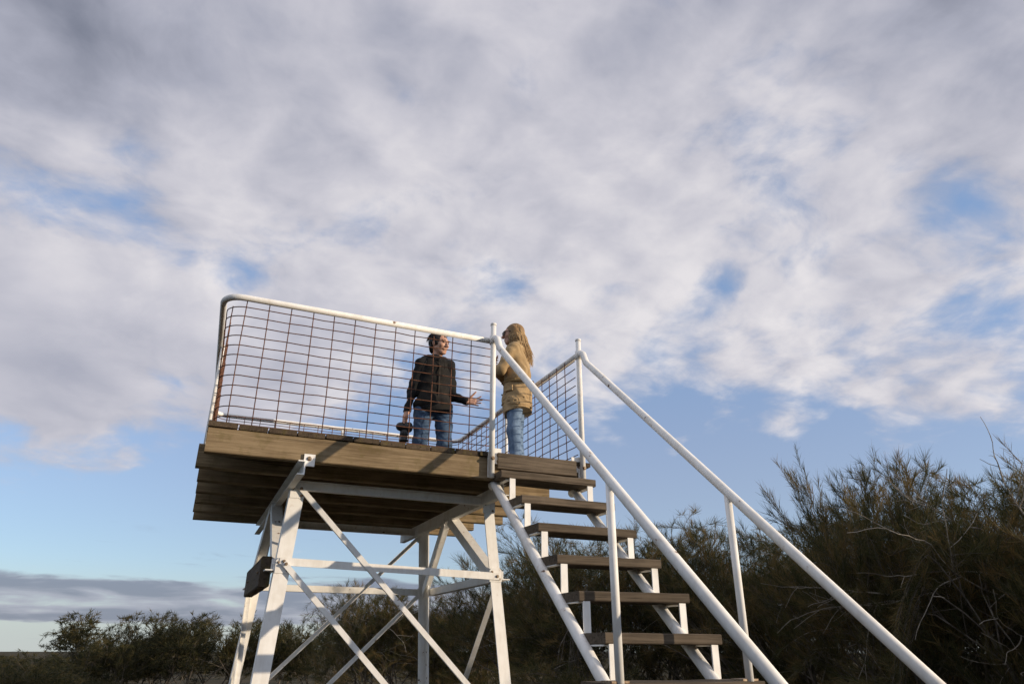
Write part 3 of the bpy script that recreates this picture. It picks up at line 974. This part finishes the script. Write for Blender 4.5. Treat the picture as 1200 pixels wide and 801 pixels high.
def head(F, c, M, s=1.0):
    """head facing -Y in its own frame, M turns it, c is the centre"""
    T_ = lambda p: np.array(c) + M @ (np.array(p) * s)
    e = lambda p, r, k=.015, sub=False, m=None: F.ell(T_(p), np.array(r) * s, k, M if m is None else M @ m, sub)
    e((0, .018, .035), (.074, .095, .083))
    e((0, -.022, -.02), (.062, .070, .088), .03)
    e((0, -.060, -.088), (.027, .024, .022), .025)
    for q in (-1, 1):
        F.cone(T_((q * .052, .0, -.055)), T_((q * .018, -.062, -.092)), .018 * s, .015 * s, .02)      # jaw
        e((q * .040, -.062, -.018), (.022, .022, .022), .02)                                          # cheek
        e((q * .033, -.093, .010), (.017, .014, .011), .010, True)                                    # eye socket
        e((q * .076, .012, -.005), (.010, .020, .032), .008, False, roty(.12 * q) @ rotx(-.2))         # ear
        e((q * .012, -.104, -.034), (.009, .010, .008), .006)                                         # nostril wing
    F.cone(T_((-.042, -.082, .030)), T_((.042, -.082, .030)), .010 * s, .010 * s, .012)
    F.cone(T_((0, -.088, .018)), T_((0, -.114, -.028)), .008 * s, .0125 * s, .008)
    F.cone(T_((-.020, -.086, -.057)), T_((.020, -.086, -.057)), .008 * s, .008 * s, .008)
    F.cone(T_((-.016, -.085, -.070)), T_((.016, -.085, -.070)), .008 * s, .008 * s, .008)
    F.cone(T_((-.020, -.098, -.0635)), T_((.020, -.098, -.0635)), .003 * s, .003 * s, .004, True)


def hand(F, w, d, n, thumb, curl=(.3, .3, .3, .35), spread=.12, tcurl=.2, s=1.0):
    """w wrist, d direction of the fingers, n direction the palm faces, thumb +1/-1: which side of d x n the thumb is on"""
    d = np.array(d, float); d /= np.linalg.norm(d)
    n = np.array(n, float); n -= d * d.dot(n); n /= np.linalg.norm(n)
    sd_ = np.cross(d, n) * thumb
    w = np.array(w, float)
    at = lambda a, b, c_: w + (d * a + sd_ * b + n * c_) * s
    offs = [.030, .010, -.010, -.028]
    for i, o in enumerate(offs):
        F.cone(at(.0, o * .55, 0), at(.082 - .004 * abs(i - 1), o, -.002), .015 * s, .0125 * s, .014)
    lens = [.072, .080, .074, .058]
    for i, o in enumerate(offs):
        p = at(.080 - .004 * abs(i - 1), o, 0)
        a = (1.4 - i) * spread
        dd = d * math.cos(a) + sd_ * math.sin(a)
        ang = 0.0
        for j, fr in enumerate((.42, .33, .25)):
            ang += curl[i] * (.6 if j == 0 else 1.0)
            v = dd * math.cos(ang) + n * math.sin(ang)
            q = p + v * lens[i] * fr * s
            F.cone(p, q, (.0094 - .0009 * j) * s, (.0086 - .0009 * j) * s, .004)
            p = q
    p = at(.018, .028, .006)
    v = d * .62 + sd_ * .72 + n * .25; v /= np.linalg.norm(v)
    q = p + v * .045 * s
    F.cone(p, q, .0145 * s, .0115 * s, .012)
    v2 = d * (.8 + tcurl) + sd_ * (.55 - tcurl) + n * .3; v2 /= np.linalg.norm(v2)
    F.cone(q, q + v2 * .033 * s, .011 * s, .0095 * s, .005)
    F.cone(q + v2 * .033 * s, q + v2 * .058 * s, .0095 * s, .008 * s, .004)


def cloth(name, c1, c2, scale, weave=900, rough=.85, bump=.3):
    m, g, b = material(name, rough, .2)
    p = g.n('ShaderNodeTexCoord').outputs['Object']
    n = g.noise(p, scale, 5, .6)
    wv = g.noise(g.v('MULTIPLY', p, (1, 1, .35)), weave, 2, .5)
    c = g.mix(g.step(g.add(g.mul(n, .8), g.mul(wv, .2)), .35, .65), c1, c2)
    g.put(b.inputs['Base Color'], c)
    b.inputs['Sheen Weight'].default_value = .05 if c2[0] > .06 else 0.0
    bp = g.n('ShaderNodeBump'); bp.inputs['Strength'].default_value = bump; bp.inputs['Distance'].default_value = .004
    g.put(bp.inputs['Height'], g.add(g.noise(p, 60, 4, .6), g.mul(wv, .4))); g.put(b.inputs['Normal'], bp.outputs[0])
    return m


def skin_mat(name, c1, c2):
    m, g, b = material(name, .5, .4)
    p = g.n('ShaderNodeTexCoord').outputs['Object']
    g.put(b.inputs['Base Color'], g.mix(g.step(g.noise(p, 22, 4, .6), .35, .65), c1, c2))
    b.inputs['Subsurface Weight'].default_value = .12
    b.inputs['Subsurface Radius'].default_value = (.01, .004, .002)
    return m


M_SKIN = skin_mat('skin', (.50, .27, .18), (.58, .34, .235))
M_BLACK = cloth('black_fabric', (.008, .008, .009), (.017, .0165, .0165), 9)
M_VEST = cloth('charcoal_fabric', (.010, .009, .008), (.022, .019, .016), 12)
M_JEAN = cloth('dark_denim', (.026, .048, .092), (.075, .125, .205), 11)
M_JEANL = cloth('pale_denim', (.085, .14, .235), (.21, .30, .43), 11)
M_TAN = cloth('tan_canvas', (.34, .23, .115), (.47, .335, .18), 8)
M_TAND = cloth('tan_canvas_edge', (.20, .125, .05), (.30, .20, .09), 8)
M_SHOE = cloth('dark_leather', (.02, .015, .012), (.05, .04, .03), 20, 300, .5)
M_EYE = flat('eye', (.10, .075, .06), (.20, .16, .14), 30, .2, .6)
M_GLASS = flat('sunglasses', (.008, .007, .006), (.015, .012, .01), 30, .15, .6)
M_CAMB = flat('camera_black', (.008, .008, .009), (.02, .02, .021), 40, .45, .5)


def hair_mat(name, c1, c2):
    m, g, b = material(name, .45, .35)
    at = g.n('ShaderNodeAttribute'); at.attribute_name = 'tint'
    p = g.n('ShaderNodeTexCoord').outputs['Object']
    f = g.add(g.mul(at.outputs['Fac'], .7), g.mul(g.noise(g.v('MULTIPLY', p, (90, 90, 12)), 1.0, 3, .6), .3))
    g.put(b.inputs['Base Color'], g.mix(g.step(f, .1, .9), c1, c2))
    return m


M_HAIRD = hair_mat('dark_hair', (.012, .008, .006), (.040, .026, .018))
M_HAIRB = hair_mat('blonde_hair', (.26, .155, .065), (.70, .50, .27))


def strands(rs, roots, path, n_pts, w0, name, mat, parent):
    """flat tapering locks; path(root, t, r) gives a point"""
    V, Q, Ti = [], [], []
    for r0 in roots:
        pts = np.array([path(r0, i / (n_pts - 1)) for i in range(n_pts)])
        tg = unit(np.gradient(pts, axis=0))
        sd_ = unit(np.cross(tg, rs.normal(0, 1, 3)))
        nr = np.cross(tg, sd_)
        b0 = len(V) * 3 if False else sum(len(v) for v in V)
        wd = w0 * (1 - .75 * np.linspace(0, 1, n_pts) ** 2) * rs.uniform(.7, 1.3)
        ring = np.stack([pts - sd_ * wd[:, None], pts + nr * wd[:, None] * .45, pts + sd_ * wd[:, None]], 1).reshape(-1, 3)
        V.append(ring)
        for i in range(n_pts - 1):
            for j in range(3):
                Q.append((b0 + i * 3 + j, b0 + i * 3 + (j + 1) % 3, b0 + (i + 1) * 3 + (j + 1) % 3, b0 + (i + 1) * 3 + j))
        Ti.append(np.full(len(ring), np.clip(rs.uniform(0, 1), 0, 1)))
    me = fast_mesh(name, np.concatenate(V), np.array(Q), np.zeros((0, 3), np.int64), np.concatenate(Ti))
    me.polygons.foreach_set('use_smooth', np.ones(len(me.polygons), bool))
    me.materials.append(mat)
    c = bpy.data.objects.new(name, me); COL.objects.link(c); c.parent = parent
    return c


def child(name, me, mat, parent):
    me.materials.append(mat)
    o = bpy.data.objects.new(name, me); COL.objects.link(o); o.parent = parent
    return o


VX = .006
# ---- person in black: stands facing the camera side, head turned to the other one
P1S = 1.04
P1 = empty('person', (.045, 1.70, H + DZ))
P1.scale = (P1S, P1S, P1S)
tag(P1, 'person with short dark hair in black hooded jacket and jeans, one open hand held out', 'person')
HC1, HM1 = (.030, -.018, 1.535), rotz(R(30)) @ rotx(R(9)) @ roty(R(-3))
SH1R, EL1R, WR1R = (-.150, .015, 1.285), (-.218, .035, .985), (-.285, -.020, .715)
SH1L, EL1L, WR1L = (.160, .015, 1.320), (.200, .045, 1.010), (.300, -.150, .905)
lo, hi = (-.46, -.34, -.01), (.52, .26, 1.70)
F = Field(lo, hi, VX)
head(F, HC1, HM1, 1.0)
F.cone((.018, .018, 1.43), (.0, .03, 1.30), .052, .060, .03)
F.ell((0, .015, 1.16), (.150, .095, .20), .05); F.ell((0, .01, .90), (.145, .10, .14), .05)
for a, b_, c_ in ((SH1R, EL1R, WR1R), (SH1L, EL1L, WR1L)):
    F.cone(a, b_, .045, .036, .03); F.cone(b_, c_, .036, .025, .02)
hand(F, WR1L, (.80, -.45, -.02), (-.25, -.80, .25), -1, (.10, .05, .10, .12), .30, -.1, .98)
hand(F, WR1R, (-.04, -.08, -1), (.6, -.6, 0), 1, (.75, .80, .80, .75), .04, .4, .98)
for q in (-1, 1):
    F.cone((q * .10, 0, .86), (q * .125, -.015, .47), .074, .048, .04); F.cone((q * .125, -.015, .47), (q * .130, .02, .08), .048, .034, .03)
    F.cone((q * .130, .04, .045), (q * .143, -.13, .035), .036, .030, .03)
child('body', F.mesh('body'), M_SKIN, P1)
# jacket
F = Field((-.40, -.28, .70), (.46, .24, 1.50), VX)
F.ell((0, .012, 1.18), (.152, .118, .205), .05); F.ell((-.002, .004, .98), (.150, .116, .20), .06)
F.ell((-.005, .0, .84), (.196, .146, .14), .05)
F.cone((-.125, .015, 1.295), (.125, .015, 1.325), .056, .056, .05)
F.cone((-.15, .015, 1.29), (0, .02, 1.375), .045, .05, .05); F.cone((.15, .015, 1.32), (0, .02, 1.375), .045, .05, .05)
for a, b_, c_ in ((SH1R, EL1R, WR1R), (SH1L, EL1L, WR1L)):
    a, b_, c_ = np.array(a), np.array(b_), np.array(c_)
    F.cone(a, b_, .060, .049, .045); F.cone(b_, c_, .049, .034, .025)
    e_ = c_ + (b_ - c_) / np.linalg.norm(b_ - c_) * .004
    F.cone(e_, e_ + (b_ - c_) * .10, .037, .039, .006)
for i in range(12):                                    # hood lying round the neck
    a0, a1 = 2 * math.pi * i / 12, 2 * math.pi * (i + 1) / 12
    pt = lambda a: (.010 + .088 * math.sin(a), .026 - .082 * math.cos(a), 1.372 - .034 * math.cos(a) * (math.cos(a) > 0) + .018 * abs(math.sin(a)))
    F.cone(pt(a0), pt(a1), .027 + .014 * (math.cos(a0) < -.2), .027 + .014 * (math.cos(a1) < -.2), .015)
F.cone((-.10, .10, 1.36), (.10, .10, 1.36), .045, .045, .03)
F.cone((.012, .02, 1.42), (.012, .02, 1.60), .068, .075, .006, True)
F.wrinkle(.0075, 4, 22, 34)
F.cut((0, 0, .772), (.02, -.03, -1))
jk = child('jacket', F.mesh('jacket'), M_BLACK, P1)
# open padded vest over the jacket, its left front catches the light
F = Field((-.26, -.22, .72), (.26, .22, 1.44), VX)
F.ell((0, .012, 1.18), (.160, .126, .205), .05); F.ell((-.002, .004, .98), (.158, .124, .20), .06); F.ell((-.005, .0, .86), (.203, .154, .13), .05)
F.cone((-.115, .015, 1.295), (.115, .015, 1.325), .062, .062, .05)
F.cone((.0, -.25, .70), (.004, -.20, 1.40), .105, .098, .012, True)
for a in (SH1R, SH1L): F.cone(a, (a[0] * 1.15, a[1], a[2] - .16), .083, .075, .012, True)
F.cone((.012, .02, 1.36), (.012, .02, 1.60), .105, .12, .01, True)
F.wrinkle(.006, 9, 16, 46)
F.cut((0, 0, .786), (.02, -.03, -1))
child('vest', F.mesh('vest'), M_VEST, jk)
zp = sweep([Vector((.006, -.126, .80)), Vector((.007, -.129, 1.0)), Vector((.009, -.127, 1.2)), Vector((.010, -.108, 1.335))], [(-.006, -.003), (.006, -.003), (.006, .003), (-.006, .003)], up=(0, 1, 0))
zo = child('zip', zp, M_SHOE, jk)
for q in (-1, 1):
    dc = tube([Vector((.012 + q * .03, -.100, 1.375)), Vector((.012 + q * .034, -.142, 1.32)), Vector((.012 + q * .037, -.150, 1.22))], .0032, 6)
    child('drawstring', dc, M_VEST, jk)
# jeans
F = Field((-.30, -.24, .05), (.32, .24, .96), VX)
F.ell((0, .005, .86), (.178, .118, .13), .05)
for q in (-1, 1):
    F.cone((q * .102, .0, .82), (q * .125, -.018, .47), .095, .070, .025); F.cone((q * .125, -.018, .47), (q * .130, .02, .09), .070, .058, .03)
F.wrinkle(.005, 12, 26, 44)
F.cut((0, 0, .085), (0, 0, -1))
child('jeans', F.mesh('jeans'), M_JEAN, P1)
for q in (-1, 1):
    F = Field((q * .140 - .07, -.20, -.005), (q * .140 + .07, .11, .13), VX)
    F.cone((q * .130, .04, .046), (q * .145, -.125, .036), .046, .040, .03); F.cone((q * .130, .03, .06), (q * .130, .03, .11), .045, .045, .02)
    F.cut((0, 0, .0), (0, 0, -1))
    child('shoe', F.mesh('shoe'), M_SHOE, P1)
# short hair with a swept fringe
T1 = lambda p: np.array(HC1) + HM1 @ (np.array(p) * 1.0)
F = Field(np.array(HC1) - .17, np.array(HC1) + .17, .005)
F.ell(T1((0, .030, .045)), (.084, .098, .086), .02, HM1)
F.ell(T1((0, .075, -.035)), (.066, .048, .06), .03, HM1)
for q in (-1, 1): F.ell(T1((q * .068, -.008, .018)), (.016, .030, .045), .02, HM1)
F.ell(T1((0, -.085, -.045)), (.080, .082, .082), .012, HM1, True)
F.wrinkle(.007, 3, 70, 40)
h1 = child('hair', F.mesh('hair'), M_HAIRD, P1)
rs1 = np.random.RandomState(8)
roots = []
for i in range(380):
    a = rs1.uniform(-math.pi, math.pi); e = rs1.uniform(.05, 1.45)
    if abs(a) < 1.25: e = rs1.uniform(.72, 1.45)
    roots.append((a, e, rs1.uniform(.025, .05) * (.8 if abs(a) < 1.4 else 1.1), rs1.normal(0, .25)))
def hp1(r, t):
    a, e, L, sw = r
    dirv = np.array([math.sin(a) * math.cos(e), .25 - math.cos(a) * math.cos(e) * 1.0, math.sin(e)])
    base = np.array([math.sin(a) * math.cos(e) * .080, .030 - math.cos(a) * math.cos(e) * .092, .045 + math.sin(e) * .084])
    front = max(0, math.cos(a))
    g_ = np.array([sw + .5 * front, -.25 * front + (1 - front) * .25 * math.cos(a) * -1, -1.0 + .5 * math.sin(e)])
    return T1(base + dirv * .012 * t + g_ * L * t * (.4 + .6 * t) + dirv * .016 * math.sin(t * 2.6))
strands(rs1, roots, hp1, 5, .0045, 'hair_lock', M_HAIRD, h1)
for q in (-1, 1):
    F = Field(T1((q * .033, -.084, .009)) - .02, T1((q * .033, -.084, .009)) + .02, .0022)
    F.ell(T1((q * .033, -.0835, .009)), (.0115, .0095, .0085), .004, HM1)
    child('eye', F.mesh('eye'), M_EYE, P1)
    eb = tube([Vector(T1((q * .018, -.094, .029))), Vector(T1((q * .034, -.094, .034))), Vector(T1((q * .050, -.082, .028)))], .0026, 6)
    child('eyebrow', eb, M_HAIRD, P1)

# camera held hanging, lens down
CW = Vector((WR1R[0] - .012, WR1R[1] - .028, WR1R[2] - .115))
cm = empty('camera_in_hand', Vector((.045, 1.70, H + DZ)) + CW * P1S)
tag(cm, 'black camera hanging lens down from the hand of the person in black', 'camera')
def lathe(prof, n=20):
    V, Fc = [], []
    for r_, z in prof:
        for j in range(n):
            a = 2 * math.pi * j / n; V.append((r_ * math.cos(a), r_ * math.sin(a), z))
    for i in range(len(prof) - 1):
        for j in range(n): Fc.append((i * n + j, i * n + (j + 1) % n, (i + 1) * n + (j + 1) % n, (i + 1) * n + j))
    Fc.append(tuple(range(n))); Fc.append(tuple(range(len(prof) * n - 1, (len(prof) - 1) * n - 1, -1)))
    me = mesh('lathe', V, [f[::-1] for f in Fc], True)
    return me
F = Field((-.09, -.07, -.06), (.09, .07, .07), .005)
F.ell((0, 0, 0), (.062, .040, .040), .02); F.cone((-.040, 0, .0), (.040, 0, .0), .036, .036, .02); F.cone((.045, .0, .025), (.045, 0, -.02), .024, .022, .02); F.cone((0, .03, -.005), (0, .036, -.005), .022, .018, .02)
child('camera_body', F.mesh('camera_body'), M_CAMB, cm)
child('lens', lathe([(.030, -.030), (.036, -.040), (.037, -.075), (.033, -.080), (.033, -.112), (.038, -.116), (.038, -.132), (.030, -.134), (.028, -.128)]), M_CAMB, cm)
cm.scale = (1.12, 1.12, 1.12)

# ---- person in tan: arms folded, seen from behind her left shoulder
face2 = Vector((-.84, .54, 0)).normalized()
rz2 = math.atan2(face2.x, -face2.y)
P2 = empty('person', (.590, .82, H + DZ))
P2.scale = (.945, .945, .945)
P2.rotation_euler = (0, 0, rz2)
tag(P2, 'person with long blonde hair and sunglasses in tan jacket and pale jeans, arms folded', 'person')
HC2, HM2 = (.0, -.035, 1.535), rotz(R(10)) @ rotx(R(2))
SHL, ELL, WRL = (.155, .01, 1.335), (.215, -.115, 1.085), (.000, -.225, 1.135)
SHR, ELR, WRR = (-.155, .01, 1.335), (-.205, -.115, 1.085), (.085, -.215, 1.150)
F = Field((-.34, -.38, -.01), (.34, .26, 1.70), VX)
head(F, HC2, HM2, .97)
F.cone((0, -.005, 1.46), (0, .025, 1.34), .047, .054, .03)
F.ell((0, .01, 1.18), (.140, .09, .19), .05); F.ell((0, .01, .92), (.14, .10, .14), .05)
for a, b_, c_ in ((SHL, ELL, WRL), (SHR, ELR, WRR)):
    F.cone(a, b_, .042, .034, .03); F.cone(b_, c_, .034, .024, .02)
hand(F, WRL, (-1, .12, .15), (0, 1, 0), 1, (.35, .35, .35, .35), .05, .1, .92)
hand(F, WRR, (.86, .22, .28), (-.2, 1, 0), 1, (.30, .32, .35, .38), .08, .1, .92)
for q in (-1, 1):
    F.cone((q * .08, 0, .88), (q * .088, -.01, .47), .068, .046, .04); F.cone((q * .088, -.01, .47), (q * .092, .03, .08), .046, .032, .03)
    F.cone((q * .092, .05, .045), (q * .105, -.11, .035), .034, .028, .03)
child('body', F.mesh('body'), M_SKIN, P2)
# jacket: boxy, hip length, flared hem
F = Field((-.34, -.34, .60), (.34, .27, 1.48), VX)
F.ell((0, .015, 1.20), (.180, .122, .21), .05); F.ell((0, .015, 1.0), (.172, .130, .22), .06)
F.ell((0, .015, .82), (.180, .142, .20), .06); F.ell((0, .018, .70), (.184, .146, .16), .05)
F.cone((-.125, .015, 1.335), (.125, .015, 1.335), .052, .052, .05)
for a, b_, c_ in ((SHL, ELL, WRL), (SHR, ELR, WRR)):
    a, b_, c_ = np.array(a), np.array(b_), np.array(c_)
    F.cone(a, b_, .060, .055, .03); F.cone(b_, c_, .055, .042, .02)
for i in range(10):                                    # stand-up collar
    a0, a1 = 2 * math.pi * i / 10, 2 * math.pi * (i + 1) / 10
    pt = lambda a: (.074 * math.sin(a), .012 + .068 * -math.cos(a), 1.405 + .010 * -math.cos(a))
    F.cone(pt(a0), pt(a1), .024, .024, .012)
F.cone((0, .01, 1.44), (0, .005, 1.60), .062, .07, .006, True)
F.wrinkle(.010, 21, 30, 30)
for z_ in (.975, .705, .745, .785): # stitched lines
    for i in range(16):
        a0, a1 = 2 * math.pi * i / 16, 2 * math.pi * (i + 1) / 16
        rx, ry = (.176, .136) if z_ > .9 else (.186, .150)
        F.cone((rx * math.sin(a0), .016 + ry * math.cos(a0), z_), (rx * math.sin(a1), .016 + ry * math.cos(a1), z_), .005, .005, .005, True)
F.cone((.012, -.20, .60), (.02, -.135, 1.30), .006, .005, .006, True)
F.cut((0, 0, .665), (.03, .20, -1))
j2 = child('jacket', F.mesh('jacket'), M_TAN, P2)
# belt with a loose end at the back, pocket flap
bp_ = []
for i in range(24):
    a = 2 * math.pi * i / 24
    bp_.append(Vector((.180 * math.sin(a), .016 + .139 * math.cos(a), .975 + .006 * math.sin(3 * a))))
child('belt', sweep(bp_, [(-.006, -.017), (.006, -.017), (.006, .017), (-.006, .017)], closed_path=True), M_TAND, j2)
child('belt_end', sweep([Vector((.06, .150, .972)), Vector((.075, .186, .965)), Vector((.095, .196, .945)), Vector((.10, .195, .925))], [(-.016, -.004), (.016, -.004), (.016, .004), (-.016, .004)], up=(0, 1, 0)), M_TAND, j2)
pf = box(.11, .016, .055, .004); o = child('pocket_flap', pf, M_TAN, j2); o.location = (.160, -.055, .885); o.rotation_euler = (0, 0, R(62))
for z_ in (1.25, 1.13, 1.0, .88, .77):
    b0 = tube([Vector((-.012, -.142, z_)), Vector((-.012, -.152, z_))], .009, 10); child('button', b0, M_SHOE, j2)
F = Field((-.22, -.20, .05), (.22, .22, .98), VX)
F.ell((0, .01, .88), (.150, .115, .11), .05)
for q in (-1, 1):
    F.cone((q * .080, .005, .84), (q * .088, -.012, .47), .088, .066, .035); F.cone((q * .088, -.012, .47), (q * .092, .03, .09), .066, .058, .03)
F.wrinkle(.0045, 31, 24, 16)
F.cut((0, 0, .085), (0, 0, -1))
child('jeans', F.mesh('jeans'), M_JEANL, P2)
for q in (-1, 1):
    F = Field((q * .1 - .07, -.18, -.005), (q * .1 + .07, .12, .13), VX)
    F.cone((q * .092, .05, .046), (q * .106, -.105, .036), .044, .037, .03); F.cone((q * .092, .04, .06), (q * .092, .04, .11), .042, .042, .02)
    F.cut((0, 0, .0), (0, 0, -1))
    child('shoe', F.mesh('shoe'), M_SHOE, P2)
# long hair
T2 = lambda p: np.array(HC2) + HM2 @ (np.array(p) * .97)
F = Field(np.array(HC2) - (.16, .16, .30), np.array(HC2) + (.16, .20, .17), .005)
F.ell(T2((0, .028, .040)), (.085, .100, .087), .02, HM2)
F.ell(T2((0, .065, -.07)), (.080, .058, .12), .04, HM2)
for q in (-1, 1): F.ell(T2((q * .066, .020, -.05)), (.024, .050, .11), .03, HM2)
F.ell(T2((0, -.10, -.03)), (.068, .080, .105), .012, HM2, True)
F.wrinkle(.003, 13, 90, 14)
h2 = child('hair', F.mesh('hair'), M_HAIRB, P2)
rs2 = np.random.RandomState(18)
roots = []
for i in range(1100):
    a = rs2.uniform(.62, 2 * math.pi - .62); e = rs2.uniform(-.1, 1.4)
    roots.append((a, e, rs2.uniform(.22, .36), rs2.normal(0, .009), rs2.normal(0, .009), rs2.uniform(0, 6.28)))
def hp2(r, t):
    a, e, L, jx, jy, ph = r
    out = np.array([math.sin(a), -math.cos(a), 0])
    base = np.array([math.sin(a) * math.cos(e) * .084, .028 - math.cos(a) * math.cos(e) * .100, .040 + math.sin(e) * .087])
    k1 = min(1, t / .35)
    rim = np.array([math.sin(a) * .092, .036 - math.cos(a) * .098, -.01])
    u_ = k1 * math.pi / 2
    p = base * math.cos(u_) + rim * (1 - math.cos(u_)) + np.array([0, 0, .02 * math.sin(u_ * 2) * math.sin(e)])
    if t > .35:
        s_ = (t - .35) / .65
        back = max(0, -math.cos(a))
        p = rim + np.array([jx * s_ - math.sin(a) * .020 * s_, jy * s_ + .038 * s_ * (1 - .3 * back), -L * s_ * (.86 if back < .2 else 1.0)])
        p += out * .006 * math.sin(ph + s_ * 4.0) * s_ + out * (.035 * s_ if s_ > .4 else .014)
    return T2(p)
strands(rs2, roots, hp2, 10, .0030, 'hair_lock', M_HAIRB, h2)
# sunglasses
fr = sweep([Vector(T2((-.078, -.005, .016))), Vector(T2((-.070, -.090, .014))), Vector(T2((-.030, -.108, .014))), Vector(T2((0, -.112, .016))), Vector(T2((.030, -.108, .014))), Vector(T2((.070, -.090, .014))), Vector(T2((.078, -.005, .016)))], circ(.0042, 6))
go = child('sunglasses', fr, M_GLASS, P2)
for q in (-1, 1):
    F = Field(T2((q * .036, -.102, .004)) - .04, T2((q * .036, -.102, .004)) + .04, .003)
    F.ell(T2((q * .037, -.101, .004)), (.029, .006, .022), .004, HM2 @ rotz(.22 * q))
    child('lens', F.mesh('lens'), M_GLASS, go)
for q in (-1, 1):
    F = Field(T2((q * .033, -.084, .009)) - .02, T2((q * .033, -.084, .009)) + .02, .0022)
    F.ell(T2((q * .033, -.082, .009)), (.0115, .0095, .0085), .004, HM2)
    child('eye', F.mesh('eye'), M_EYE, P2)
